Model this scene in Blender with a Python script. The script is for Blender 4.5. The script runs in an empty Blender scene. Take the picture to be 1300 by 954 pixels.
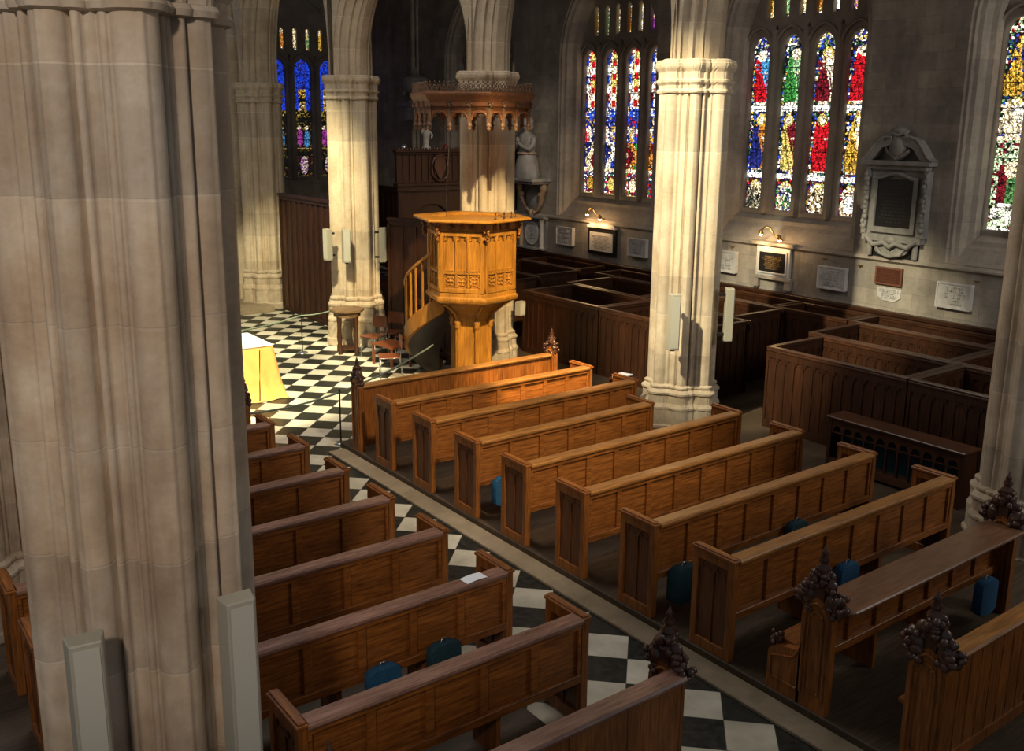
import bpy, bmesh, math, random
from mathutils import Vector, Matrix
random.seed(7)
PI=math.pi; R=math.radians
sc=bpy.context.scene; COL=sc.collection

# ------------------------------------------------------------------ materials
def newmat(name):
    m=bpy.data.materials.new(name); m.use_nodes=True
    nt=m.node_tree; b=nt.nodes['Principled BSDF']
    return m,nt,b
def N(nt,t,**k):
    n=nt.nodes.new(t)
    for a,v in k.items(): setattr(n,a,v)
    return n
def rgb(c): return (c[0],c[1],c[2],1)
def ramp(nt,stops):
    r=N(nt,'ShaderNodeValToRGB'); e=r.color_ramp.elements
    while len(e)<len(stops): e.new(.5)
    for i,(p,c) in enumerate(stops): e[i].position=p; e[i].color=rgb(c)
    return r
def coords(nt,scale=(1,1,1),kind='Object'):
    tc=N(nt,'ShaderNodeTexCoord'); mp=N(nt,'ShaderNodeMapping'); mp.inputs['Scale'].default_value=scale
    nt.links.new(tc.outputs[kind],mp.inputs['Vector']); return mp.outputs['Vector']
def noise(nt,vec,scale,detail=4,rough=.6):
    n=N(nt,'ShaderNodeTexNoise'); n.inputs['Scale'].default_value=scale; n.inputs['Detail'].default_value=detail; n.inputs['Roughness'].default_value=rough
    nt.links.new(vec,n.inputs['Vector']); return n.outputs['Fac']
def mixc(nt,f,a,b,mode='MIX'):
    m=N(nt,'ShaderNodeMix',data_type='RGBA',blend_type=mode)
    for s,v in ((m.inputs[0],f),(m.inputs[6],a),(m.inputs[7],b)):
        if hasattr(v,'is_linked'): nt.links.new(v,s)
        elif isinstance(v,(int,float)): s.default_value=v
        else: s.default_value=rgb(v)
    return m.outputs[2]
def mth(nt,op,a,b=None,c=None):
    m=N(nt,'ShaderNodeMath',operation=op)
    for i,v in enumerate((a,b,c)):
        if v is None: continue
        if hasattr(v,'is_linked'): nt.links.new(v,m.inputs[i])
        else: m.inputs[i].default_value=v
    return m.outputs[0]
def bump(nt,b,h,s=.3,d=.01):
    n=N(nt,'ShaderNodeBump'); n.inputs['Strength'].default_value=s; n.inputs['Distance'].default_value=d
    nt.links.new(h,n.inputs['Height']); nt.links.new(n.outputs[0],b.inputs['Normal'])

def wood(name,c1,c2,rough=.42,axis='x',tint=0.0,spec=.4):
    m,nt,b=newmat(name)
    sca={'x':(1.2,16,16),'y':(16,1.2,16),'z':(16,16,1.2)}[axis]
    v=coords(nt,sca); f=noise(nt,v,3.0,6,.65)
    v2=coords(nt,{'x':(.6,2,2),'y':(2,.6,2),'z':(2,2,.6)}[axis]); g=noise(nt,v2,1.8,3)
    oi=N(nt,'ShaderNodeObjectInfo')
    r=ramp(nt,[(.3,c1),(.7,c2)]); nt.links.new(f,r.inputs[0])
    g2=ramp(nt,[(.3,(.55,.52,.5)),(.7,(1.2,1.15,1.1))]); nt.links.new(g,g2.inputs[0])
    c=mixc(nt,.8,r.outputs[0],g2.outputs[0],'MULTIPLY')
    nt.links.new(c,b.inputs['Base Color'])
    b.inputs['Roughness'].default_value=rough; b.inputs['Specular IOR Level'].default_value=spec
    bump(nt,b,f,.25,.004)
    return m
OAK1,OAK2=(.095,.028,.0055),(.385,.138,.026)
M={}
M['oak_x']=wood('oak_long',OAK1,OAK2,.40,'x')
M['oak_z']=wood('oak_upright',OAK1,OAK2,.42,'z')
M['oak_y']=wood('oak_cross',OAK1,OAK2,.42,'y')
M['oak_inset']=wood('dark_oak_inset',(.055,.018,.006),(.17,.062,.018),.4,'z')  # darker oak for the recessed panels of the pew ends
M['rail']=wood('oak_top_rail',(.17,.068,.016),(.43,.20,.052),.32,'x',spec=.55)
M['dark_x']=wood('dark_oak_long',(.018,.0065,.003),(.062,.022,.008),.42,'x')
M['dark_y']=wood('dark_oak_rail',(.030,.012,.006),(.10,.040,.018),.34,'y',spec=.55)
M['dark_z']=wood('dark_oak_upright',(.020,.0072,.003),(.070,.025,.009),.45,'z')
M['sheen_rail']=wood('oak_rail_with_sheen',(.16,.075,.05),(.38,.22,.16),.24,'x',spec=.7)  # paler purplish colour stands in for the sheen on the left rails
M['pulpit']=wood('honey_oak',(.29,.11,.014),(.58,.27,.036),.36,'z',spec=.45)
M['carved']=wood('carved_dark_oak',(.03,.011,.006),(.13,.055,.032),.30,'z',spec=.6)
M['floorboard']=wood('floor_boards',(.035,.024,.014),(.10,.068,.04),.6,'x')

def stone(name,c1,c2,c3,rough=.85,course=.0,bl=0.0,joint=.6,stain=.5):
    m,nt,b=newmat(name)
    v=coords(nt); f=noise(nt,v,1.1,6,.65); g=noise(nt,v,9,5,.7); s=noise(nt,coords(nt,(1.5,1.5,.25)),1.4,4,.6)
    r=ramp(nt,[(.3,c1),(.5,c2),(.72,c3)]); nt.links.new(f,r.inputs[0])
    g2=ramp(nt,[(.25,(.8,.78,.75)),(.75,(1.12,1.12,1.1))]); nt.links.new(g,g2.inputs[0])
    c=mixc(nt,.8,r.outputs[0],g2.outputs[0],'MULTIPLY')
    s2=ramp(nt,[(.3,(.72,.70,.69)),(.62,(1.1,1.09,1.07))]); nt.links.new(s,s2.inputs[0])
    c=mixc(nt,stain,c,s2.outputs[0],'MULTIPLY')
    h=g
    if course:
        # masonry in world courses: rows by height, blocks by x+y
        tc=N(nt,'ShaderNodeTexCoord'); sx=N(nt,'ShaderNodeSeparateXYZ'); nt.links.new(tc.outputs['Object'],sx.inputs[0])
        xy=mth(nt,'ADD',sx.outputs[0],sx.outputs[1])
        cb=N(nt,'ShaderNodeCombineXYZ'); nt.links.new(xy,cb.inputs[0]); nt.links.new(sx.outputs[2],cb.inputs[1])
        br=N(nt,'ShaderNodeTexBrick'); nt.links.new(cb.outputs[0],br.inputs['Vector'])
        br.inputs['Scale'].default_value=1; br.inputs['Brick Width'].default_value=bl or 50; br.inputs['Row Height'].default_value=course
        br.inputs['Mortar Size'].default_value=.007; br.inputs['Mortar Smooth'].default_value=.4; br.offset=.5
        br.inputs['Color1'].default_value=(.80,.79,.78,1); br.inputs['Color2'].default_value=(1.12,1.08,1.02,1); br.inputs['Mortar'].default_value=(joint,joint,joint,1)
        c=mixc(nt,.85,c,br.outputs['Color'],'MULTIPLY')
        h=mth(nt,'SUBTRACT',g,br.outputs['Fac'])
    nt.links.new(c,b.inputs['Base Color']); b.inputs['Roughness'].default_value=rough; b.inputs['Specular IOR Level'].default_value=.25
    bump(nt,b,h,.35,.01)
    return m
M['pier']=stone('limestone_pier',(.42,.33,.23),(.54,.455,.34),(.64,.565,.45),course=.62,joint=1.18)
M['nearpier']=stone('limestone_near_pier',(.34,.24,.165),(.50,.405,.305),(.66,.60,.51),course=.62,joint=1.10,stain=1.0)
M['wall']=stone('grey_ashlar',(.22,.205,.185),(.33,.305,.27),(.42,.39,.345),course=.30,bl=.62,joint=.78,stain=.9)
M['trimstone']=stone('window_stone',(.25,.225,.20),(.36,.32,.28),(.45,.41,.36),course=.45,bl=0,joint=.8)
M['tracery']=stone('tracery_stone',(.20,.17,.145),(.28,.245,.21),(.36,.32,.28))
M['curb']=stone('floor_stone',(.17,.135,.085),(.25,.20,.135),(.34,.275,.19),rough=.55,course=0)
M['marble']=stone('pale_marble',(.45,.44,.43),(.55,.54,.53),(.63,.62,.61),rough=.5)
M['greymarble']=stone('grey_marble',(.20,.195,.185),(.30,.29,.275),(.40,.385,.36),rough=.5,stain=.8)
M['browncarv']=stone('tan_marble',(.25,.17,.11),(.40,.29,.20),(.52,.40,.29),rough=.5)

def plain(name,c,rough=.5,metal=0,spec=.5,nz=0,scale=30):
    m,nt,b=newmat(name); b.inputs['Roughness'].default_value=rough; b.inputs['Metallic'].default_value=metal; b.inputs['Specular IOR Level'].default_value=spec
    f=noise(nt,coords(nt),scale,3); d=.12 if not nz else nz
    r=ramp(nt,[(.3,tuple(x*(1-d) for x in c)),(.7,tuple(min(1,x*(1+d)) for x in c))]); nt.links.new(f,r.inputs[0]); nt.links.new(r.outputs[0],b.inputs['Base Color'])
    return m
M['black']=plain('black_slate',(.012,.012,.013),.35)
M['blackframe']=plain('black_frame',(.01,.009,.008),.4)
M['bronze']=plain('brown_bronze',(.10,.035,.02),.4,.3)
M['gold']=plain('gilt_lettering',(.55,.36,.14),.4,.4)
M['inscr']=plain('grey_incised_lettering',(.20,.19,.18),.7)
M['brass']=plain('brass',(.35,.20,.07),.3,.9)
M['steel']=plain('chromed_steel',(.45,.47,.48),.25,.9)
M['greyplastic']=plain('putty_loudspeaker_case',(.36,.335,.26),.5,nz=.04)
M['chairwood']=plain('orange_plywood',(.17,.05,.018),.35)
M['rope']=plain('sage_green_rope',(.16,.20,.14),.7)
M['blue']=plain('blue_hassock_cloth',(.008,.075,.16),.8,nz=.3,scale=60)
M['teal']=plain('dark_teal_hassock_cloth',(.010,.045,.06),.8,nz=.3,scale=60)
M['paper']=plain('white_paper',(.75,.76,.80),.6,nz=.02)
M['whitecloth']=plain('white_linen',(.80,.80,.76),.8,nz=.03)
M['yellow']=plain('golden_yellow_cloth',(.80,.44,.11),.7,nz=.08,scale=6)
M['darkred']=plain('dark_red_object',(.12,.01,.01),.5)
M['soffit']=plain('dark_grey_soffit',(.035,.030,.028),.6)  # even dark grey for the underside of the stair

def emis(name,c,s):
    m,nt,b=newmat(name); b.inputs['Base Color'].default_value=rgb(c); b.inputs['Emission Color'].default_value=rgb(c); b.inputs['Emission Strength'].default_value=s; return m
M['bulb']=emis('warm_lamp_bulb',(1,.72,.36),40)
def glassmat(name,strength):
    m,nt,b=newmat(name)
    a=N(nt,'ShaderNodeVertexColor'); a.layer_name='pane'
    vo=N(nt,'ShaderNodeTexVoronoi',feature='DISTANCE_TO_EDGE'); vo.inputs['Scale'].default_value=17
    tc=N(nt,'ShaderNodeTexCoord'); nt.links.new(tc.outputs['Object'],vo.inputs['Vector'])
    r=ramp(nt,[(.035,(0.01,.01,.01)),(.10,(1,1,1))]); nt.links.new(vo.outputs['Distance'],r.inputs[0])
    nf=noise(nt,tc.outputs['Object'],22,3); r2=ramp(nt,[(.34,(.25,.25,.25)),(.62,(1.2,1.2,1.2))]); nt.links.new(nf,r2.inputs[0])
    c=mixc(nt,1,a.outputs['Color'],r.outputs[0],'MULTIPLY'); c=mixc(nt,1,c,r2.outputs[0],'MULTIPLY')
    nt.links.new(c,b.inputs['Emission Color']); b.inputs['Emission Strength'].default_value=strength
    b.inputs['Base Color'].default_value=(.01,.01,.01,1); b.inputs['Roughness'].default_value=.3
    return m
M['glass']=glassmat('sunlit_stained_glass',1.75)
M['glass_dim']=glassmat('deep_blue_stained_glass',1.0)

def tilefloor():
    m,nt,b=newmat('chequered_marble_floor')
    tc=N(nt,'ShaderNodeTexCoord'); s=N(nt,'ShaderNodeSeparateXYZ'); nt.links.new(tc.outputs['Object'],s.inputs[0])
    D=.4*math.sqrt(2)
    u=mth(nt,'DIVIDE',mth(nt,'SUBTRACT',mth(nt,'ADD',s.outputs[0],s.outputs[1]),13.52),D)
    v=mth(nt,'DIVIDE',mth(nt,'ADD',mth(nt,'SUBTRACT',s.outputs[0],s.outputs[1]),1.80),D)
    fu=mth(nt,'FLOOR',u); fv=mth(nt,'FLOOR',v)
    par=mth(nt,'MODULO',mth(nt,'ABSOLUTE',mth(nt,'ADD',fu,fv)),2.0)   # 1 = black
    def edge(x):
        f=mth(nt,'FRACT',x); return mth(nt,'MINIMUM',f,mth(nt,'SUBTRACT',1.0,f))
    e=mth(nt,'LESS_THAN',mth(nt,'MINIMUM',edge(u),edge(v)),.007)
    cb=N(nt,'ShaderNodeCombineXYZ'); nt.links.new(fu,cb.inputs[0]); nt.links.new(fv,cb.inputs[1])
    wn=N(nt,'ShaderNodeTexWhiteNoise'); nt.links.new(cb.outputs[0],wn.inputs[0])
    n1=noise(nt,tc.outputs['Object'],3,5); n2=noise(nt,tc.outputs['Object'],14,4)
    w=ramp(nt,[(.3,(.44,.41,.32)),(.7,(.66,.63,.52))]); nt.links.new(n1,w.inputs[0])
    k=ramp(nt,[(.35,(.008,.0085,.007)),(.7,(.030,.032,.024))]); nt.links.new(n2,k.inputs[0])
    c=mixc(nt,par,w.outputs[0],k.outputs[0])
    tv=ramp(nt,[(0,(.78,.76,.72)),(1,(1.1,1.1,1.1))]); nt.links.new(wn.outputs[0],tv.inputs[0])
    c=mixc(nt,1,c,tv.outputs[0],'MULTIPLY'); c=mixc(nt,e,c,(.07,.065,.055))
    nt.links.new(c,b.inputs['Base Color'])
    rr=mth(nt,'MULTIPLY_ADD',n2,.3,.28); nt.links.new(rr,b.inputs['Roughness']); b.inputs['Specular IOR Level'].default_value=.4
    bump(nt,b,n2,.08,.004)
    return m
M['tiles']=tilefloor()

# ------------------------------------------------------------------ mesh builder
class MB:
    def __init__(s): s.v=[]; s.f=[]; s.sm=[]; s.T=Matrix.Identity(4)
    def add(s,vs,fs,smooth=False,flip=False):
        o=len(s.v); s.v+= [tuple(s.T@Vector(p)) for p in vs]
        for f in fs:
            f=[o+i for i in f]; s.f.append(f[::-1] if flip else f); s.sm.append(smooth)
        return s
    def box(s,x0,x1,y0,y1,z0,z1):
        return s.add([(x0,y0,z0),(x1,y0,z0),(x1,y1,z0),(x0,y1,z0),(x0,y0,z1),(x1,y0,z1),(x1,y1,z1),(x0,y1,z1)],
              [(0,3,2,1),(4,5,6,7),(0,1,5,4),(1,2,6,5),(2,3,7,6),(3,0,4,7)])
    def cbox(s,c,d): return s.box(c[0]-d[0]/2,c[0]+d[0]/2,c[1]-d[1]/2,c[1]+d[1]/2,c[2]-d[2]/2,c[2]+d[2]/2)
    def rings(s,rings,smooth=True,cap=True,closed=True):
        n=len(rings[0]); vs=[p for r in rings for p in r]; fs=[]
        for i in range(len(rings)-1):
            for j in range(n if closed else n-1):
                a=i*n+j; b=i*n+(j+1)%n; fs.append((a,b,b+n,a+n))
        s.add(vs,fs,smooth)
        if cap and closed:
            s.add(rings[0],[tuple(range(n))[::-1]]); s.add(rings[-1],[tuple(range(n))])
        return s
    def lathe(s,prof,c=(0,0,0),n=16,smooth=True,rot=0):
        return s.rings([[(c[0]+r*math.cos(2*PI*j/n+rot),c[1]+r*math.sin(2*PI*j/n+rot),c[2]+z) for j in range(n)] for r,z in prof],smooth)
    def tube(s,pts,r,n=8,rfun=None):
        pts=[Vector(p) for p in pts]; rs=[]; up=Vector((0,0,1))
        for i,p in enumerate(pts):
            t=(pts[min(i+1,len(pts)-1)]-pts[max(i-1,0)]).normalized()
            a=t.cross(up)
            if a.length<.05: a=t.cross(Vector((1,0,0)))
            a.normalize(); b=a.cross(t); q=rfun(i/(len(pts)-1)) if rfun else r
            rs.append([tuple(p+q*(math.cos(2*PI*k/n)*a+math.sin(2*PI*k/n)*b)) for k in range(n)])
        return s.rings(rs)
    def ball(s,c,r,n=8,m=6,sc=(1,1,1)):
        rg=[]
        for i in range(m+1):
            t=PI*i/m; rr=max(math.sin(t),.02)
            rg.append([(c[0]+r*sc[0]*rr*math.cos(2*PI*j/n),c[1]+r*sc[1]*rr*math.sin(2*PI*j/n),c[2]-r*sc[2]*math.cos(t)) for j in range(n)])
        return s.rings(rg)
    def prism(s,poly,a0,a1,ax='y'):
        """poly of 2D points extruded along ax. ax='y': (x,z); 'x': (y,z); 'z': (x,y)"""
        def P(p,a): return {'y':(p[0],a,p[1]),'x':(a,p[0],p[1]),'z':(p[0],p[1],a)}[ax]
        n=len(poly); vs=[P(p,a0) for p in poly]+[P(p,a1) for p in poly]
        fs=[tuple(range(n)),tuple(range(n,2*n))[::-1]]+[(i,(i+1)%n+0,(i+1)%n+n,i+n) for i in range(n)]
        return s.add(vs,fs)
    def build(s,name,mat,parent=None,bev=0,loc=None,recalc=True):
        me=bpy.data.meshes.new(name); me.from_pydata(s.v,[],s.f)
        me.polygons.foreach_set('use_smooth',s.sm); me.materials.append(M[mat] if isinstance(mat,str) else mat)
        if recalc:
            bm=bmesh.new(); bm.from_mesh(me); bmesh.ops.recalc_face_normals(bm,faces=bm.faces); bm.to_mesh(me); bm.free()
        me.update()
        o=bpy.data.objects.new(name,me); COL.objects.link(o)
        if parent: o.parent=parent
        if loc: o.location=loc
        if bev:
            b=o.modifiers.new('edge','BEVEL'); b.width=bev; b.segments=1; b.limit_method='ANGLE'; b.angle_limit=R(40)
        return o
def tag(o,label=None,cat=None,group=None,kind=None):
    for k,v in (('label',label),('category',cat),('group',group),('kind',kind)):
        if v: o[k]=v
    return o
def empty(name,loc,rz=0,label=None,cat=None,group=None):
    o=bpy.data.objects.new(name,None); o.empty_display_size=.1; COL.objects.link(o); o.location=loc; o.rotation_euler=(0,0,rz)
    return tag(o,label,cat,group)
def copy_tree(o,parent=None):
    c=o.copy(); COL.objects.link(c)
    if parent: c.parent=parent
    for ch in list(o.children): copy_tree(ch,c)
    return c
def struct(o): o['kind']='structure'; return o

# 2D plate with holes, extruded -> mesh.  loops in (a,z); plane 'x' (normal X, a=y) or 'y' (normal Y, a=x)
def plate(name,mat,loops,pos,thick,plane='x',parent=None,bevel=0):
    cu=bpy.data.curves.new(name,'CURVE'); cu.dimensions='2D'; cu.fill_mode='BOTH'; cu.extrude=thick/2-bevel; cu.bevel_depth=bevel; cu.bevel_resolution=1
    for lp in loops:
        sp=cu.splines.new('POLY'); sp.points.add(len(lp)-1)
        for i,(a,z) in enumerate(lp): sp.points[i].co=(a,z,0,1)
        sp.use_cyclic_u=True
    ob=bpy.data.objects.new('tmp',cu); COL.objects.link(ob)
    dg=bpy.context.evaluated_depsgraph_get(); me=bpy.data.meshes.new_from_object(ob.evaluated_get(dg)); bpy.data.objects.remove(ob)
    me.name=name
    if plane=='x': T=Matrix(((0,0,1,pos),(1,0,0,0),(0,1,0,0),(0,0,0,1)))
    else: T=Matrix(((1,0,0,0),(0,0,-1,pos),(0,1,0,0),(0,0,0,1)))
    me.transform(T); me.materials.clear(); me.materials.append(M[mat])
    o=bpy.data.objects.new(name,me); COL.objects.link(o)
    if parent: o.parent=parent
    return o
def arch(c,hw,zs,k=1.25,n=10,zb=None):
    """pointed arch outline, two-centred. k=R/hw. closed loop incl. bottom if zb given; otherwise open path"""
    Rr=k*hw; apex=math.acos((Rr-hw)/Rr); L=[]
    for i in range(n+1):
        t=apex*i/n; L.append((c-hw+Rr-Rr*math.cos(t),zs+Rr*math.sin(t)))
    Rt=[(2*c-a,z) for a,z in L[:-1]][::-1]
    path=L+Rt
    if zb is not None: path=[(c-hw,zb)]+path+[(c+hw,zb)]
    return path

# ------------------------------------------------------------------ camera
def cam():
    vX=Vector((2334-650,-(177-433),-1224)).normalized(); vY=Vector((-283-650,-(150-433),-1224)).normalized()
    vY=(vY-vX*vX.dot(vY)).normalized(); vZ=vX.cross(vY)
    Rm=Matrix((vX,vY,vZ))
    c=bpy.data.cameras.new('Camera'); o=bpy.data.objects.new('Camera',c); COL.objects.link(o)
    o.matrix_world=Matrix.Translation((0,0,4.7))@Rm.to_4x4()
    c.sensor_width=36; c.lens=1224/1300*36; c.shift_y=-(477-433)/1300; c.clip_start=.05; c.clip_end=200
    sc.camera=o
cam()

# ------------------------------------------------------------------ room shell
WX=16.0; WINY=[23.17,17.82,12.47,7.13]
struct(MB().box(-8,17,-4,32,-.2,0).build('floor','tiles'))
# stone curb along the platform and wooden pew platform right
struct(MB().box(5.86,6.12,2.0,12.3,0,.035).build('trim_1','curb',bev=.006))
pb=MB(); pb.box(6.12,10.35,1.0,12.45,0,.10); struct(pb.build('trim_2','floorboard',bev=.01))
struct(MB().box(10.36,16.0,0.5,22,0,.06).build('trim_3','floorboard'))
struct(MB().box(-1,4.35,1.0,11.5,0,.02).build('trim_4','floorboard'))
# altar step by the far pier
struct(MB().box(3,9.6,23.0,31,0,.15).build('trim_5','curb',bev=.01))

# south wall with window openings
HW=1.75
loops=[[(-2,0),(31,0),(31,11.2),(-2,11.2)]]
for yc in WINY: loops.append(arch(yc,HW,6.4,1.3,14,2.45))
struct(plate('wall_south','wall',loops,WX+.06,.12,'x'))
# moulded splayed jambs, sills, string course
jb=MB(); prof=[(0,0),(-.03,.02),(-.08,.02),(-.09,.10),(-.16,.12),(-.18,.20),(-.20,.30),(-.28,.34),(-.30,.5),(-.33,.60)]
for i,yc in enumerate(WINY):
    rg=[]
    for off,dx in prof:
        rg.append([(WX+dx,a,z) for a,z in arch(yc,HW+off,6.4,1.3,14,2.45 if dx<.11 else 2.45)])
    jb.rings(rg,smooth=False,cap=False,closed=False)
    jb.prism([(WX-.03,2.36),(WX-.03,2.45),(WX+.30,2.72),(WX+.62,3.0),(WX+.8,3.0),(WX+.8,2.2),(WX,2.2)],yc-1.9+.15,yc+1.9-.15,'y') if False else None
struct(jb.build('trim_6','trimstone'))
sl=MB()
for yc in WINY:
    a0,a1=yc-HW,yc+HW
    sl.add([(WX-.04,a0,2.40),(WX-.04,a1,2.40),(WX+.10,a1,2.50),(WX+.10,a0,2.50),(WX+.32,a0,2.76),(WX+.32,a1,2.76),(WX+.34,a0,2.84),(WX+.34,a1,2.84),(WX+.62,a0,3.0),(WX+.62,a1,3.0)],
           [(0,1,2,3),(3,2,5,4),(4,5,7,6),(6,7,9,8)])
struct(sl.build('trim_7','trimstone'))
st=MB()
st.prism([(WX-.0,2.31),(WX-.07,2.36),(WX-.07,2.39),(WX-.0,2.42)],1,31,'y')
struct(st.build('trim_8','trimstone'))
# vertical wall shafts between windows (responds)
rs=MB()
for yc in (20.5+.0,25.85,):
    for dx,dy,r in ((-.05,0,.09),(-.0,-.14,.06),(0,.14,.06)):
        rs.lathe([(r,2.4),(r,9)],(WX+dx,yc+dy+(0 if yc<21 else 0),0),10)
# (only the far respond is seen, above the timber screen)
rs=MB()
for dx,dy,r in ((-.05,0,.09),(0,-.16,.06),(0,.16,.06)): rs.lathe([(r,2.4),(r,9)],(WX+dx,26.6+dy,0),10)
struct(rs.build('trim_9','trimstone'))

# window tracery + glass -----------------------------------------------------
def lerp(a,b,t): return tuple(a[i]+(b[i]-a[i])*t for i in range(3))
NAVY=(.02,.03,.22);BLUE=(.03,.10,.75);SKY=(.10,.42,.85);RED=(.70,.01,.02);DRED=(.22,.01,.02);GRN=(.06,.33,.06);GOLD=(.85,.48,.06);YEL=(1.0,.75,.18);WHT=(1.6,1.5,1.25);CREAM=(1.3,1.05,.65);FLESH=(1.5,1.2,.85);BLK=(.01,.012,.01);LGRN=(.35,.62,.30);ORG=(.8,.28,.03);PUR=(.35,.05,.4);PGRN=(.75,.95,.55)
def ell(u,v,cu,cv,ru,rv): return ((u-cu)/ru)**2+((v-cv)/rv)**2<1
def figure(u,v,v0,h,robe,cloak,rnd,bg,halo=YEL,skin=FLESH,lean=.0,wide=1.0):
    """standing figure inside unit width u 0..1; v in metres"""
    t=(v-v0)/h; c=.5+lean*(t-.4)
    w=.5
    if ell(u,t,c+lean*.2,.885,.12,.062): return skin
    if ell(u,t,c+lean*.2,.895,.20,.10): return halo
    if .60<t<.86 and abs(u-c)<(.30-(t-.6)*.35)*wide: return robe if (u-c)>-.06 or rnd<.2 else cloak
    if ell(u,t,c+.16,.60,.09,.035) or ell(u,t,c-.10,.64,.07,.03): return skin
    if .06<t<=.60 and abs(u-c-.03*math.sin(t*14))<(.25+.14*(.6-t))*wide:
        k=math.sin((u-c)*22+t*9)
        if k>.86: return tuple(x*.35 for x in cloak)
        return cloak if (u-c)<.12+.1*math.sin(t*8) else (robe if rnd>.25 else tuple(x*1.3 for x in robe))
    if .02<t<=.07 and abs(u-c)<.2: return skin
    return bg(rnd,u,v)
def bg_dark(r,u,v):
    if r<.30: return BLK
    if r<.48: return NAVY
    if r<.60: return (.02,.12,.05)
    if r<.70: return BLUE
    if r<.80: return WHT
    if r<.88: return GOLD
    if r<.94: return LGRN
    return DRED
def bg_fol(r,u,v):
    if r<.30: return WHT
    if r<.5: return NAVY
    if r<.62: return BLUE
    if r<.75: return BLK
    if r<.87: return YEL
    return (.10,.25,.08)
def design_saints(k):
    top=[(SKY,RED),(LGRN,GRN),(FLESH,DRED),(RED,RED)][k]; mid=[(ORG,NAVY),(DRED,YEL),(RED,RED),(CREAM,GOLD)][k]
    def f(u,v,r):
        if u<.05 or u>.95: return WHT if r<.5 else (.05,.06,.1)
        if v<.70:
            if v<.05: return CREAM
            if k==3 and .3<u<.8 and .1<v<.45: return (1.9,1.8,1.6)
            if r>.52 and .12<u<.88 and v<.5: return [(.25,.20,.10),GRN,(.4,.25,.1),DRED][k] if r<.75 else [BLK,NAVY,BLK,CREAM][k]
            return figure(u,v,.03,.62,[CREAM,WHT,CREAM,WHT][k],[(.45,.42,.30),CREAM,WHT,CREAM][k],r,(lambda a,b,c:[DRED,BLK,NAVY,RED][int(a*4)] if a<.8 else bg_dark(r,b,c)),halo=YEL,wide=1.25)
        if .70<=v<.80: return (1.9,1.85,1.7)
        if .80<=v<2.06: return figure(u,v,.82,1.20,mid[0],mid[1],r,bg_dark,lean=[.1,-.1,0,.12][k],wide=1.1)
        if 2.06<=v<2.17: return (1.9,1.85,1.7)
        if v<3.35: return figure(u,v,2.18,1.12,top[0],top[1],r,bg_dark,skin=FLESH,halo=[WHT,CREAM,YEL,CREAM][k],lean=[-.1,.1,.05,.1][k],wide=1.15)
        return bg_fol(r,u,v)
    return f
def design_canopy(k):
    def f(u,v,r):
        c=abs(u-.5)
        if c>.45: return WHT if int(v/.06)%2 else (.05,.03,.02)
        if v<.06: return YEL
        if v<.62:
            if ell(u,v,.5,.30,.22,.16): return [GOLD,YEL,CREAM,RED][k]
            if ell(u,v,.5,.30,.30,.21): return DRED
            return GRN if r<.2 else RED if r<.45 else WHT if r<.7 else NAVY
        if v<.70: return CREAM
        if v<1.95:
            t=(v-.7)/1.25
            if t<.5 :
                s=int(u*3.2+math.sin(v*9+k)*.6)
                return [[NAVY,CREAM,DRED,BLUE],[NAVY,WHT,BLUE,ORG],[DRED,ORG,GRN,DRED],[ORG,DRED,GOLD,NAVY]][k][s%4] if r>.25 else (BLK if r>.1 else CREAM)
            if t<.82:
                for a in (.2,.45,.7):
                    if ell(u,t,a+.05*math.sin(k*3+a*9),.74 if a!=.45 else .66,.10,.055): return FLESH
                return [BLUE,RED,WHT,NAVY,GOLD][int(u*5+r*1.2+k)%5]
            return NAVY if r<.35 else BLUE if r<.6 else [GOLD,CREAM,RED,CREAM][k] if r<.85 else BLK
        if v<2.2:
            if ell(u,v,.5,1.95,.40,.20): return BLUE if r<.85 else WHT
            return WHT if r<.45 else GOLD if r<.6 else NAVY if r<.8 else BLK
        # tabernacle work
        if c<.13:
            q=int((v-2.2)/.16)%4
            return [RED,WHT,RED,YEL][q] if c<.10 else YEL
        if .30<c<.40: return [BLUE,DRED,WHT,BLUE,WHT][int((v-2.1)/.22)%5]
        if c>=.40: return NAVY
        return WHT if r<.42 else CREAM if r<.55 else RED if r<.68 else BLK if r<.85 else NAVY
    return f
def design_right(k):
    def f(u,v,r):
        if u<.06 or u>.94: return PGRN if r<.7 else BLK
        if v<.08: return WHT
        if v<1.55:
            if v<.5 and ell(u,v,.5,.32,.36,.2): return WHT if r<.7 else PGRN
            if .9<v<1.2 and ell(u,v,.62,1.08,.22,.15): return CREAM
            if .45<v<1.15 and .25<u<.75: return (.10,.28,.08) if u>.5 else DRED
            return DRED if (r<.18) else PGRN if r<.85 else BLK
        if v<1.62: return CREAM
        if v<2.3: return figure(u,v,1.62,.66,WHT,CREAM,r,bg_dark,wide=1.3)
        if v<3.3: return figure(u,v,2.2,1.1,NAVY,GOLD,r,bg_dark,lean=.2,wide=1.15)
        return PGRN if r<.55 else RED if r<.7 else BLK if r<.8 else WHT
    return f
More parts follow.
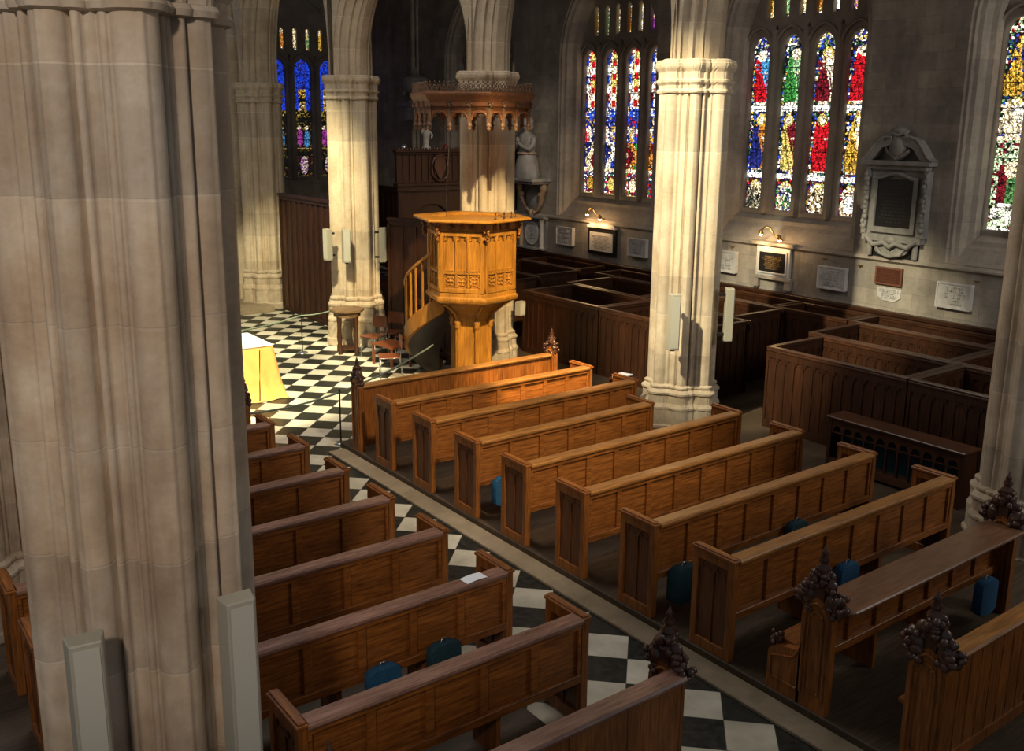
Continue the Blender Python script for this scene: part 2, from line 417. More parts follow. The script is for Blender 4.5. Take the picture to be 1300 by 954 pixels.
def design_blue(k):
    def f(u,v,r):
        c=abs(u-.5); vv=v
        if c>.44: return (.5,.32,.08) if int(v/.07)%2 else BLK
        if v<.05: return (.35,.3,.25)
        if v<.95:
            if ell(u,v,.5,.42,.20,.30): return (.75,.62,.5) if r<.6 else PUR
            return (.16,.11,.02) if r<.18 else (.10,.01,.02) if r<.3 else BLK
        if v<1.0: return (.5,.35,.1)
        if v<2.0:
            if ell(u,v,.33,1.32,.15,.30): return (.5,.06,.42)
            if ell(u,v,.68,1.28,.16,.28): return (.08,.3,.7)
            if 1.6<v<1.72 and (ell(u,v,.3,1.65,.1,.06) or ell(u,v,.68,1.65,.1,.06)): return FLESH
            return (.20,.13,.02) if r<.2 else BLK
        if v<2.2: return (.45,.30,.05) if r<.38 else BLK
        if .2<c<.40: return (.02,.08,.95)
        if c<.2 and v<2.9: return GOLD if r<.55 else CREAM if r<.65 else BLK
        return (.02,.08,.95) if r<.6 else (.05,.04,.3)
    return f
def design_small(k):
    def f(u,v,r):
        if ell(u,v,.5,.62,.22,.10): return CREAM
        if abs(u-.5)<.26 and .12<v<.62: return [GOLD,PUR,WHT,ORG,CREAM,LGRN][k%6] if r<.8 else YEL
        return BLK if r<.4 else GOLD if r<.6 else NAVY if r<.75 else WHT
    return f
def glass_panel(name,c,w,z0,z1,hw_top,design,pos,plane,parent,mat='glass',cell=.021):
    """rectangular grid of small panes behind the tracery plate"""
    nx=max(4,int(w/cell)); nz=int((z1-z0)/cell); vs=[];fs=[];cols=[]
    jit=[[((random.random()-.5)*.45,(random.random()-.5)*.45) for i in range(nx+1)] for j in range(nz+1)]
    for j in range(nz+1):
        for i in range(nx+1):
            ju,jv=jit[j][i] if 0<i<nx and 0<j<nz else (0,0)
            a=c-w/2+w*(i+ju)/nx; z=z0+(z1-z0)*(j+jv)/nz
            vs.append((pos,a,z) if plane=='x' else (a,pos,z))
    rc={}
    for j in range(nz):
        for i in range(nx):
            a=j*(nx+1)+i; fs.append((a,a+1,a+nx+2,a+nx+1))
            u=(i+.5)/nx
            if plane=='x': u=1-u
            v=(z1-z0)*(j+.5)/nz
            key=(i//2 if (j//2)%2 else (i+1)//2,j//2)
            if key not in rc: rc[key]=random.random()
            col=design(u,v,rc[key]); s=(.8+.4*random.random())*(.32 if rc[key]*7.3%1<.16 else 1.25 if rc[key]*5.1%1<.12 else 1)
            cols.append([min(2,x*s) for x in col])
    me=bpy.data.meshes.new(name); me.from_pydata(vs,[],fs); at=me.color_attributes.new('pane','FLOAT_COLOR','CORNER')
    arr=[]
    for p,cc in zip(me.polygons,cols): arr+= (list(cc)+[1])*4
    at.data.foreach_set('color',arr); me.materials.append(M[mat])
    so=None
    o=bpy.data.objects.new(name,me); COL.objects.link(o); o.parent=parent
    return o
def window(no,yc,design,pos=WX+.6,plane='x',hw=1.42,z0=3.0,zs=6.35,pitch=.78,lw=.54,nl=4,topz=8.9,mat='glass',cell=.021,ztop=3.72,tall=True,active=None):
    root=empty('window_%d'%no,(0,0,0)); root['kind']='structure'
    outer=arch(yc,hw+.12,zs+.05,1.3,14,z0-.06); loops=[outer]
    cs=[yc+(i-(nl-1)/2)*pitch*(1 if plane=='x' else 1) for i in range(nl)]
    for c in cs:
        # ogee-ish cusped head
        pts=[(c-lw/2,z0),(c-lw/2,zs-.10)]
        h=arch(c,lw/2,zs-.10,1.25,6)
        loops.append([(c-lw/2,z0)]+h+[(c+lw/2,z0)])
    z2=zs+.52
    for i in range(nl*2):
        c=yc+(i-(nl*2-1)/2)*pitch/2
        if abs(c-yc)>hw-.12: continue
        lim=.62 if abs(c-yc)<hw*.72 else .15
        loops.append([(c-.105,z2)]+arch(c,.105,z2+lim,1.2,4)+[(c+.105,z2)])
    for i in range(nl-1):
        c=yc+(i-(nl-2)/2)*pitch; zq=zs+.33
        loops.append([(c+.06*math.cos(t),zq+.085*math.sin(t)) for t in [k*PI/4 for k in range(8)]])
    p=plate('tracery','tracery',loops,pos-.02,.16,plane,root,bevel=.03)
    # projecting mullions with chamfer
    mm=MB()
    sgn=-1
    for i in range(nl-1):
        c=yc+(i-(nl-2)/2)*pitch
        m=[(c-.03,pos-.20),(c+.03,pos-.20),(c+.10,pos-.06),(c-.10,pos-.06)]
        if plane=='x': mm.prism([(y,x) for x,y in m],z0-.05,zs+.3,'z')
        else: mm.prism(m,z0-.05,zs+.3,'z')
    # arched hoods over each light
    for c in cs:
        pa=arch(c,pitch/2-.02,zs-.1,1.3,8)
        pts=[(pos-.13,a,z) if plane=='x' else (a,pos-.13,z) for a,z in pa]; mm.tube(pts,.035,6)
    mm.build('mullion','tracery',root)
    bars=MB()
    for c in cs:
        for k in range(1,9):
            z=z0+k*.415
            if plane=='x': bars.box(pos-.0,pos+.015,c-lw/2,c+lw/2,z-.007,z+.007)
            else: bars.box(c-lw/2,c+lw/2,pos-.0,pos+.015,z-.007,z+.007)
    bars.build('saddle_bar','blackframe',root)
    order=range(nl)
    for i,c in enumerate(cs):
        k=(nl-1-i) if plane=='x' else i
        if active is not None and k not in active: continue
        glass_panel('glass_pane',c,lw+.06,z0-.02,zs+.34,0,design(k),pos+.04,plane,root,mat,cell)
    for i in range(nl*2):
        c=yc+(i-(nl*2-1)/2)*pitch/2
        if abs(c-yc)>hw-.12: continue
        glass_panel('glass_pane',c,.24,z2-.02,z2+.80,0,design_small(i),pos+.04,plane,root,mat,.022)
    # dark backing for the small quatrefoils
    b=MB()
    for i in range(nl-1):
        c=yc+(i-(nl-2)/2)*pitch; zq=zs+.33
        if plane=='x': b.box(pos+.05,pos+.07,c-.1,c+.1,zq-.11,zq+.11)
        else: b.box(c-.1,c+.1,pos+.05,pos+.07,zq-.11,zq+.11)
    b.build('quatrefoil_pane','blue',root)
    return root
window(1,WINY[2],design_saints)
window(2,WINY[1],design_canopy)
window(3,WINY[3],design_right)
window(4,WINY[0],design_canopy,active=[3],cell=.03)
# east wall with the deep blue window
EY=30.5
hwE=1.88; cE=13.61
struct(plate('wall_east','wall',[[(9,0),(16.1,0),(16.1,11.2),(9,11.2)],arch(cE,hwE,6.5,1.3,12,2.85)],EY,.1,'y'))
window(5,cE,design_blue,pos=EY+.1,plane='y',hw=1.85,z0=2.93,zs=6.50,pitch=.90,lw=.64,nl=4,mat='glass_dim',cell=.026)
# chancel side wall beyond the far pier: blind stone panelling
struct(MB().box(9.25,9.75,24.4,31,0,10.5).build('wall_chancel','pier'))

# aisle roof so that the aisle keeps its own shade; nave clerestory wall comes with the arcade
struct(MB().box(11.0,17,-2,19.5,11.2,11.4).box(9.2,17,19.5,31,11.2,11.4).build('ceiling','dark_x'))
struct(MB().box(16.8,17,-2,31,0,11.2).build('wall_outer','wall')) if False else None

# ------------------------------------------------------------------ piers and arcade
def lobed(off,n=144,rot=0,sharp=False,scale=1):
    circ=[]
    for k in range(4): circ.append((k*PI/2,.50,.11)); circ.append((k*PI/2,.60,.022))
    for k in range(4): circ.append((PI/4+k*PI/2,.465,.088)); circ.append((PI/4+k*PI/2,.545,.018))
    for k in range(8): circ.append((PI/8+k*PI/4,.42,.045)); circ.append((k*PI/4-R(15.5),.485,.022)); circ.append((k*PI/4+R(15.5),.485,.022))
    pts=[]
    for j in range(n):
        t=2*PI*j/n; r=.385+off*.7
        for a,d,q in circ:
            q2=q+off; dl=(t-a+PI)%(2*PI)-PI
            if abs(dl)>PI/2: continue
            if sharp:
                # octagonal member: intersect ray with octagon around the shaft centre
                best=0
                for m in range(8):
                    na=a+m*PI/4+PI/8*0
                    nx,ny=math.cos(na),math.sin(na); den=nx*math.cos(t)+ny*math.sin(t)
                    cx,cy=d*math.cos(a),d*math.sin(a)
                    if den>1e-6:
                        L=(q2+nx*cx+ny*cy)/den
                        px,py=L*math.cos(t)-cx,L*math.sin(t)-cy
                        if all(px*math.cos(a+mm*PI/4)+py*math.sin(a+mm*PI/4)<=q2+1e-4 for mm in range(8)): best=max(best,L)
                if best: r=max(r,best)
            else:
                sd=d*math.sin(dl)
                if abs(sd)<q2: r=max(r,d*math.cos(dl)+math.sqrt(q2*q2-sd*sd))
        pts.append((r*scale*math.cos(t+rot),r*scale*math.sin(t+rot)))
    return pts
def pier(x,y,label,capz=5.68,bh=.75,mat='pier',scale=.95,n=240,cap=True,rot=0,top=None):
    root=empty('stone_pier',(x,y,0),0,label,'pillar')
    cache={}
    def ring(off,z,sharp=False):
        k=(round(off,3),sharp)
        if k not in cache: cache[k]=lobed(off,n,rot,sharp,scale)
        return [(a,b,z) for a,b in cache[k]]
    s=bh/.75
    base=[(.12,0,1),(.12,.10*s,1),(.09,.12*s,1),(.09,.36*s,1),(.105,.37*s,0),(.105,.40*s,0),(.08,.43*s,1),(.065,.46*s,1),(.065,.58*s,1),(.09,.60*s,0),(.095,.63*s,0),(.06,.66*s,0),(.03,.68*s,0),(.045,.70*s,0),(.045,.725*s,0),(.0,.75*s,0)]
    b=MB(); b.rings([ring(o,z,bool(q)) for o,z,q in base],smooth=False); b.build('base',mat,root)
    zc=capz-.48
    m=MB(); m.rings([ring(0,z) for z in (bh,bh+(zc-bh)*.33,bh+(zc-bh)*.66,zc)],smooth=True); sh=m.build('shaft',mat,root)
    c=MB(); capp=[(0,zc-.01,0),(.035,zc,0),(.045,zc+.03,0),(.03,zc+.055,0),(.01,zc+.06,1),(.015,zc+.11,1),(.05,zc+.15,1),(.055,zc+.18,1),(.02,zc+.20,1),(.025,zc+.30,1),(.06,zc+.35,1),(.075,zc+.385,1),(.08,zc+.42,1),(.065,zc+.43,1),(.065,zc+.46,1),(.03,zc+.48,1)]
    c.rings([ring(o,z,bool(q)) for o,z,q in capp],smooth=False); c.build('capital',mat,root)
    if top:
        t=MB(); t.rings([ring(0,capz-.01),ring(0,top)],smooth=True); t.build('upper_shaft',mat,root)
    return root
PA,PB,PC,PD=(9.75,18.8),(10.85,15.4),(11.2,10.45),(10.9,4.75); PE=(9.85,24.0)
P0=(1.38,5.3); PF=(1.1,9.9)
pier(*P0,'huge clustered limestone pillar filling the left foreground',mat='nearpier',n=360,scale=1)
pier(*PF,'limestone pillar half hidden behind the left foreground pillar',mat='nearpier')
pier(*PA,'limestone pillar beside the small octagonal table in the chancel',bh=1.08)
pier(*PB,'limestone pillar directly behind the wooden pulpit')
pier(*PC,'brightly lit limestone pillar rising among the pews at centre right')
pier(*PD,'limestone pillar at the right edge beside the low open bench')
pier(*PE,'furthest limestone pillar left of the deep blue window',bh=1.0)

# arcade arches above the piers: moulded orders swept along pointed arches
def arcade(name,pts,zs=5.66,top=11.2,mat='pier'):
    mb=MB()
    for (ax,ay),(bx,by) in zip(pts[:-1],pts[1:]):
        A=Vector((ax,ay)); B=Vector((bx,by)); d=(B-A); L=d.length; u=d/L; nrm=Vector((-u.y,u.x))
        hw=L/2-.36; c=L/2
        half=[(0,.05),(0,.10),(.03,.15),(.055,.17),(.03,.20),(.09,.21),(.14,.25),(.15,.30),(.12,.32),(.21,.33),(.25,.38),(.27,.42),(.24,.45),(.34,.46),(.36,.47),(.36,.50)]
        profile=[(o,-w) for o,w in half[::-1]]+[(o,w) for o,w in half]
        rg=[]
        for o,w in profile:
            pa=[(c-hw-o,zs)]+arch(c,hw+o,zs+.35,1.8-.3*o/.36*.5,16)+[(c+hw+o,zs)]
            rg.append([(A.x+u.x*a+nrm.x*w,A.y+u.y*a+nrm.y*w,z) for a,z in pa])
        mb.rings(rg,smooth=False,cap=False,closed=False)
        # walls above on both faces
        for sg in (-1,1):
            w=.5*sg; pa=[(c-hw-.36,zs)]+arch(c,hw+.36,zs+.35,1.65,16)+[(c+hw+.36,zs)]
            low=[(A.x+u.x*a+nrm.x*w,A.y+u.y*a+nrm.y*w,z) for a,z in pa]
            low=[(A.x+nrm.x*w,A.y+nrm.y*w,zs)]+low+[(B.x+nrm.x*w,B.y+nrm.y*w,zs)]
            up=[(p[0],p[1],top) for p in low]
            mb.rings([low,up],smooth=False,cap=False,closed=False)
    return struct(mb.build(name,mat))
arcade('wall_arcade_south',[(10.7,-.5),PD,PC,PB])
arcade('wall_arcade_chancel',[PB,PA,PE,(9.8,29.2)])
arcade('wall_arcade_north',[(1.5,-.0),P0,PF,(1.1,14.6),(1.1,19)],mat='nearpier')

# sedilia style blind panelling beside the far pier
def blind_panel():
    root=empty('stone_panelling',(9.22,24.62,0.15),0,'pale stone blind panelling with carved arches left of the furthest pillar','panelling')
    loops=[[(0,0),(4.5,0),(4.5,4.75),(0,4.75)]]
    for k in range(4):
        c=.55+k*1.1
        loops.append(arch(c,.38,2.5,1.2,6,.35)); 
        for q in (-.22,.22): loops.append(arch(c+q,.14,4.05,1.2,5,3.35))
    p=plate('panel_front','pier',loops,-.09,.16,'x',root,bevel=.02)
    MB().box(-.01,.03,0,4.5,0,4.75).build('back_slab','pier',root)
    m=MB(); m.prism([(-.17,4.75),(-.24,4.85),(-.24,4.92),(.03,4.92),(.03,4.75)],0,4.5,'y'); m.prism([(-.16,3.05),(-.20,3.1),(-.20,3.15),(-.16,3.2)],0,4.5,'y'); m.build('cornice','pier',root)
blind_panel()

# ------------------------------------------------------------------ wainscot and aisle timber
def wainscot(name,path,h,label):
    """vertical boarded dado, path = two points"""
    (x0,y0),(x1,y1)=path; L=math.hypot(x1-x0,y1-y0); rz=math.atan2(y1-y0,x1-x0)
    root=empty(name,(x0,y0,0),rz,label,'wall panelling')
    m=MB(); m.box(0,L,-.03,.03,0,h); n=int(L/.34)
    for i in range(n+1): m.box(i*L/n-.035,i*L/n+.035,-.055,.055,0,h)
    m.build('boarding','dark_z',root)
    t=MB(); t.box(-.02,L+.02,-.085,.085,h-.05,h+.02); t.box(0,L,-.065,.065,h-.17,h-.05); t.build('capping_rail','dark_x',root,bev=.008)
    return root
wainscot('wall_wainscot',((15.94,1),(15.94,21.1)),1.42,'long dark oak wainscot along the foot of the south wall under the plaques')
wainscot('wall_wainscot',((15.9,21.6),(15.9,30.3)),2.7,'tall dark oak wainscot on the south wall beyond the timber screen')
wainscot('wall_wainscot',((9.9,30.35),(15.8,30.35)),2.15,'dark oak wainscot under the deep blue window')

def parclose(p0,p1,h,label):
    (x0,y0),(x1,y1)=p0,p1; L=math.hypot(x1-x0,y1-y0); rz=math.atan2(y1-y0,x1-x0)
    root=empty('parclose_screen',(x0,y0,0),rz,label,'screen'); m=MB(); m.box(0,L,-.015,.015,0,h-.05); n=int(L/.30)
    for i in range(n+1): m.box(i*L/n-.03,i*L/n+.03,-.04,.04,.101,h-.121)
    m.box(0,L,-.05,.05,0,.10); m.box(0,L,-.05,.05,h-.12,h-.03); m.build('boarding','dark_z',root)
    loops=[[(0,0),(L,0),(L,.14),(0,.14)]]; t=MB(); t.box(-.01,L+.01,-.08,.08,h-.03,h+.03); t.build('capping_rail','dark_x',root)
    return root
PH1,PH2=2.95,2.75
parclose((9.95,19.5),(9.98,23.25),PH1,'dark oak parclose screen between the two furthest pillars below the blue window')
parclose((10.15,18.0),(10.78,16.32),PH2,'dark oak parclose screen behind the plywood chairs')
HB=1.36
def boxpew(x0,x1,y0,y1,label,front=True,side=True):
    root=empty('box_pew',(x0,y0,.06),0,label,'box pew','box pews in the south aisle')
    W,D=x1-x0,y1-y0; H=HB-.06; t=.022
    def panel(nm,ax,pos,a0,a1):
        m=MB(); n=max(2,int((a1-a0)/.165)); s=(a1-a0)/n
        def bx(p0,p1,q0,q1,z0,z1):
            if ax=='x': m.box(p0,p1,q0,q1,z0,z1)
            else: m.box(q0,q1,p0,p1,z0,z1)
        bx(pos-.012,pos+.012,a0,a1,.05,H-.05)
        bx(pos-.03,pos+.03,a0,a1,0,.13); bx(pos-.03,pos+.03,a0,a1,H-.16,H-.05)
        for i in range(n+1):
            w=.018 if 0<i<n else .04; q=a0+i*s; q0=max(a0,q-w); q1=min(a1,q+w); bx(pos-.026,pos+.026,q0,q1,.1,H-.1)
        # small cusped heads
        for i in range(n):
            c=a0+(i+.5)*s
            for sg in (-1,1):
                q=c+sg*s*.30; bx(pos-.024,pos+.024,q-s*.14,q+s*.14,H-.21,H-.15); q=c+sg*s*.40; bx(pos-.024,pos+.024,q-s*.07,q+s*.07,H-.25,H-.2)
        o=m.build(nm,'dark_z',root)
        r=MB()
        def rb(p0,p1,q0,q1,z0,z1):
            if ax=='x': r.box(p0,p1,q0,q1,z0,z1)
            else: r.box(q0,q1,p0,p1,z0,z1)
        rb(pos-.045,pos+.055,a0,a1,H-.02,H+.012); rb(pos-.042,pos+.042,a0,a1,H-.06,H-.02)
        r.build('top_rail','dark_y' if ax=='x' else 'dark_x',o,bev=.008)
    panel('front_panel','x',.045,.0,D); panel('back_panel','x',W-.045,.0,D)
    panel('end_panel','y',.045,.1,W-.1); panel('end_panel','y',D-.045,.1,W-.1)
    s=MB(); s.box(W-.46,W-.08,.08,D-.08,.40,.44); s.box(W-.42,W-.40,.1,D-.1,0,.40); s.build('bench_seat','dark_y',root)
    return root
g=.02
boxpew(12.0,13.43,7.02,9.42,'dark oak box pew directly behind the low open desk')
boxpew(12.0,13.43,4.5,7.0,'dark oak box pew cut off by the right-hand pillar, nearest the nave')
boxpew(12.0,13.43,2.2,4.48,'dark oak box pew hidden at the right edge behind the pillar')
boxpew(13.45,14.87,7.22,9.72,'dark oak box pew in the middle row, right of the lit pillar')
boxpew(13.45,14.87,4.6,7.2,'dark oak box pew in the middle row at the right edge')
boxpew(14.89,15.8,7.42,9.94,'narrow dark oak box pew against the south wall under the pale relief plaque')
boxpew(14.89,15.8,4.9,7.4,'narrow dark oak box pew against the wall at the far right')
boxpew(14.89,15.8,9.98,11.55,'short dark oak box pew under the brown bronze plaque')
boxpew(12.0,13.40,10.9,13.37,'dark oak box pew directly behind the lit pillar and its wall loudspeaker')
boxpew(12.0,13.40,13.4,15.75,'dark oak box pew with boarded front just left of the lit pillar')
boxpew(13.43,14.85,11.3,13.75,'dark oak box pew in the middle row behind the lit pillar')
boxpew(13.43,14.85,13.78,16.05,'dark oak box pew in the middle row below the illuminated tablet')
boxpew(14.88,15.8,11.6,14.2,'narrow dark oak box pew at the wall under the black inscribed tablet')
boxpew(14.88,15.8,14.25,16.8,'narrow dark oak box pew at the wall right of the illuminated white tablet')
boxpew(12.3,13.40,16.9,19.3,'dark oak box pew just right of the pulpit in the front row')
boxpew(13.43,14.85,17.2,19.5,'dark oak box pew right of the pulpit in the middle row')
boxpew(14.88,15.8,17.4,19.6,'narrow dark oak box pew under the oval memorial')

# low bench with open arcaded front
def prayer_bench():
    L=1.95; root=empty('open_bench',(11.24,5.72,.06),0,'low dark oak desk with an open arcaded front between the right-hand pillar and box pews','desk')
    t=MB(); t.box(-.03,.36,-.03,L+.03,.72,.755); t.build('desk_top','dark_y',root,bev=.008)
    for y in (0,L-.05): MB().box(0,.32,y,y+.05,0,.72).build('side_panel','dark_z',root)
    MB().box(.29,.31,.05,L-.05,0.1,.72).build('back_board','teal',root)
    MB().box(0,.06,.05,L-.05,.05,.15).build('bottom_rail','dark_y',root)
    n=11; s=(L-.1)/n
    loops=[[(.05,.52),(L-.05,.52),(L-.05,.72),(.05,.72)]]
    for i in range(n): loops.append(arch(.05+(i+.5)*s,s*.36,.56,1.1,4,.535))
    plate('arcaded_head','dark_y',loops,.03,.04,'x',root)
    for i in range(1,n):
        b=MB(); b.box(.015,.045,.05+i*s-.013,.05+i*s+.013,.15,.53); b.build('baluster','dark_z',root)
prayer_bench()

# ------------------------------------------------------------------ nave pews
def tracery_panel(m,x,sg,y0,y1,z0,z1,n=2):
    """raised frame and pointed lancets on a face at x; sg=direction outwards"""
    t=.012*sg
    def b(a0,a1,c0,c1,d=1.0): m.box(min(x,x+t*d),max(x,x+t*d),a0,a1,c0,c1)
    w=(y1-y0)/n
    for i in range(1,n): b(y0+i*w-.008,y0+i*w+.008,z0,z1)
    for i in range(n):
        c=y0+(i+.5)*w
        # cusped arch head from stepped wedges
        for k in range(5):
            q=.5*w*(1-(k+.5)/6)**.6; zz=z1-.10+.10*(k/5)
            b(y0+i*w,c-q*.95+.004,zz,zz+.021,.9) if c-q*.95>y0+i*w else None
            b(c+q*.95-.004,y0+(i+1)*w,zz,zz+.021,.9) if c+q*.95<y0+(i+1)*w else None
        for sgn in (-1,1): b(c+sgn*w*.25-.011,c+sgn*w*.25+.011,z1-.075,z1-.053,1.1)
def end_panel(root,x,sg,H,mat='oak_z',W=.47,t=.07,lit=True):
    """x = inner face plane start; panel spans x..x+t ; sg = aisle side direction"""
    m=MB(); y0,y1=-.03,W-.03
    m.box(x,x+t,y0,y0+.065,0,H-.03); m.box(x,x+t,y1-.065,y1,0,H-.03); m.box(x+.001,x+t-.001,y0+.065,y1-.065,0,.10); m.box(x+.001,x+t-.001,y0+.065,y1-.065,H-.12,H-.03)
    iv=MB(); iv.box(x+.022,x+t-.022,y0+.05,y1-.05,.08,H-.1)
    fx=x+.022 if sg<0 else x+t-.022
    tracery_panel(iv,fx,sg,y0+.065,y1-.065,.10,H-.12,2)
    o=m.build('end_panel',mat,root,bev=.004)
    iv.build('carved_panel','oak_inset',o)
    c=MB(); c.box(x-.012,x+t+.012,y0-.012,y1+.012,H-.035,H-.008); c.box(x+.005,x+t-.005,y0,y1,H-.008,H+.006); c.build('capping','oak_y',o,bev=.005)
    return o
def make_pew(L,label,H=.97,z=.10,npan=8,rail='rail',ends='both',name='church_pew'):
    root=empty(name,(0,0,z),0,label,'pew')
    end_panel(root,0,-1,H); end_panel(root,L-.07,-1,H)
    # back: stiles, rails and recessed panels
    m=MB(); a0,a1=.07,L-.07; zb,zt=.40,H-.055
    m.box(a0,a1,.004,.014,zb+.02,zt); m.box(a0,a1,-.030,.034,zb-.01,zb+.06); m.box(a0,a1,-.026,.030,zt-.05,zt)
    s=(a1-a0)/npan
    for i in range(npan+1):
        q=a0+i*s; m.box(max(a0,q-.035),min(a1,q+.035),-.021,.026,zb+.005,zt-.004)
    m.build('back_panel','oak_x',root,bev=.004)
    r=MB(); yb=-.055
    r.add([(0,0,0)],[]) 
    pr=[(-.045,H-.055),(-.052,H-.04),(-.05,H-.022),(-.035,H-.008),(.085,H-.008),(.098,H-.022),(.098,H-.04),(.09,H-.055)]
    r.v=[];r.prism([(y,zz) for y,zz in pr],a0-.002,a1+.002,'x'); r.build('top_rail',rail,root)
    st_=MB(); st_.box(a0,a1,.03,.41,.42,.45); st_.build('seat','oak_x',root,bev=.006)
    for k in (1,2):
        b=MB(); b.box(L*k/3-.02,L*k/3+.02,.05,.36,0,.42); b.build('seat_support','oak_z',root)
    bb=MB(); bb.box(a0,a1,.39,.405,.36,.42); bb.build('seat_apron','oak_x',root)
    return root
YR={2:10.93,3:9.93,4:8.93,5:7.96,6:6.98,7:5.98,8:5.02}
LAB={2:'second oak pew of the right block, caught in warm light',
3:'third oak pew of the right block, its right half in warm light',
4:'short oak pew of the right block ending at the foot of the lit pillar',
5:'oak pew of the right block crossing just in front of the lit pillar base',
6:'sixth oak pew of the right block, reaching towards the low open desk',
7:'seventh oak pew of the right block, a dark hassock near its aisle end',
8:'nearest plain oak pew of the right block, beside the carved poppyhead'}
proto=make_pew(3.57,LAB[2]); proto.location=(6.13,YR[2],.10); proto['group']='right hand pews'
for k in (3,5,6,7,8):
    c=copy_tree(proto); c.location=(6.13,YR[k],.10); c['label']=LAB[k]
p4=make_pew(2.92,LAB[4],npan=6); p4.location=(6.13,YR[4],.10); p4['group']='right hand pews'
# left block: right ends at X=4.62
LL={0:(11.27,'oak pew at the front of the left block beside the small poppyhead'),1:(10.24,'second oak pew from the front of the left block'),
2:(9.22,'third oak pew from the front of the left block'),3:(8.21,'fourth oak pew of the left block, its end showing left of the big pillar'),
4:(7.20,'fifth oak pew of the left block, with a long reddish sheen on its top rail'),5:(6.17,'oak pew of the left block with a white paper on its top rail'),
6:(5.17,'nearest full oak pew of the left block beside the aisle')}
lp=make_pew(3.60,LL[0][1],H=.955,z=.02,npan=7,rail='sheen_rail'); lp['group']='left hand pews'; lp.location=(1.02,LL[0][0],.02)
lq=make_pew(2.65,LL[1][1],H=.955,z=.02,npan=5,rail='sheen_rail'); lq['group']='left hand pews'; lq.location=(1.97,LL[1][0],.02)
c=copy_tree(lq); c.location=(1.97,LL[2][0],.02); c['label']=LL[2][1]
for k in (3,4):
    c=copy_tree(lp); c.location=(1.02,LL[k][0],.02); c['label']=LL[k][1]
ls=make_pew(2.45,LL[5][1],H=.955,z=.02,npan=5,rail='sheen_rail'); ls['group']='left hand pews'; ls.location=(2.17,LL[5][0],.02)
c=copy_tree(ls); c.location=(2.17,LL[6][0],.02); c['label']=LL[6][1]

# carved poppyhead finial
def poppy(parent,x,y,z,s=1.0,seed=1,name='poppyhead'):
    rd=random.Random(seed); m=MB()
    m.box(x-.025*s,x+.025*s,y-.035*s,y+.035*s,z,z+.20*s)
    for q_ in (-1,1):
        m.ball((x,y+q_*.085*s,z+.03*s),.058*s,8,6,(.8,1,1.25)); m.ball((x,y+q_*.06*s,z+.13*s),.045*s,8,6,(.8,1,1.1))
    m.ball((x,y,z+.19*s),.05*s,8,6,(.8,1,1))
    for k in range(120):
        # leafy mass: two side lobes and a crown
        t=rd.random()
        if k<36: a=rd.uniform(-.155,-.06); b=rd.uniform(-.06,.12)
        elif k<72: a=rd.uniform(.06,.155); b=rd.uniform(-.06,.12)
        else: a=rd.uniform(-.08,.08); b=rd.uniform(.12,.22)
        lim=1-abs(b-.03)/.24; a*=max(.45,lim)*1.15
        q=rd.uniform(.018,.028)*s
        m.ball((x+rd.uniform(-.045,.045)*s,y+a*s,z+b*s),q,6,4,(1,rd.uniform(.8,1.5),rd.uniform(.7,1.3)))
    m.lathe([(.02*s,0),(.045*s,.02*s),(.05*s,.035*s),(.022*s,.06*s),(.03*s,.075*s),(.036*s,.09*s),(.016*s,.115*s),(.024*s,.125*s),(.012*s,.15*s),(.002,.185*s)],(x,y,z+.20*s),8)
    return m.build(name,'carved',parent)
def arched_end(root,x,y0,y1,z0,zs,t=.075,sg=-1,shoulder=None,seed=1,ps=1.0):
    """bench end with ogee arched top; optional low shoulder at the far side"""
    c=(y0+y1)/2; hw=(y1-y0)/2
    out=arch(c,hw,zs,1.35,8,z0); m=MB(); m.prism([(a,z) for a,z in out],x,x+t,'x')
    # raised moulding following the edge and recessed look
    pa=arch(c,hw-.035,zs,1.35,8,z0+.12)
    fx=x-.004 if sg<0 else x+t+.004
    m.tube([(fx,a,z) for a,z in pa],.014,6); pa2=arch(c,hw-.075,zs-.02,1.35,8,z0+.16)
    m.tube([(fx,a,z) for a,z in pa2]+[(fx,c-hw+.075,z0+.16)],.008,6)
    for q in (-1,1): m.ball((fx,c+q*.05,zs+.03),.018,6,4)
    if shoulder:
        s0,s1,zz=shoulder
        poly=[(s0,z0),(s1,z0),(s1,zz-.02),(s1-.04,zz+.03),(s1-.10,zz+.06),(s0+.04,zz+.10),(s0,zz+.22)]
        m.prism(poly,x,x+t,'x')
        m.tube([(fx,s0+.03,z0+.12),(fx,s1-.04,z0+.12),(fx,s1-.04,zz-.05),(fx,s0+.08,zz+.02),(fx,s0+.03,zz+.1)],.010,6)
    e=m.build('end_panel','oak_z',root)
    apex=max(z for a,z in out)
    poppy(e,x+t/2,c,apex-.05,ps,seed)
    if shoulder: 
        rd=random.Random(seed+9); k=MB()
        for i in range(22): k.ball((x+t/2+rd.uniform(-.03,.03),s1-.05+rd.uniform(-.045,.045),zz+.09+rd.uniform(-.05,.06)),rd.uniform(.014,.024),6,4)
        k.build('shoulder_carving','carved',e)
    return e
def planked(root,a0,a1,y,z0,z1,mat='oak_z',pitch=.17):
    m=MB(); m.box(a0,a1,y-.008,y+.012,z0,z1); n=int((a1-a0)/pitch)
    for i in range(n+1):
        q=a0+(a1-a0)*i/n; m.box(max(a0,q-.012),min(a1,q+.012),y-.022,y+.02,z0,z1)
    m.box(a0,a1,y-.024,y+.024,z1-.06,z1); m.box(a0,a1,y-.024,y+.024,z0,z0+.09)
    return m.build('planked_panel',mat,root)
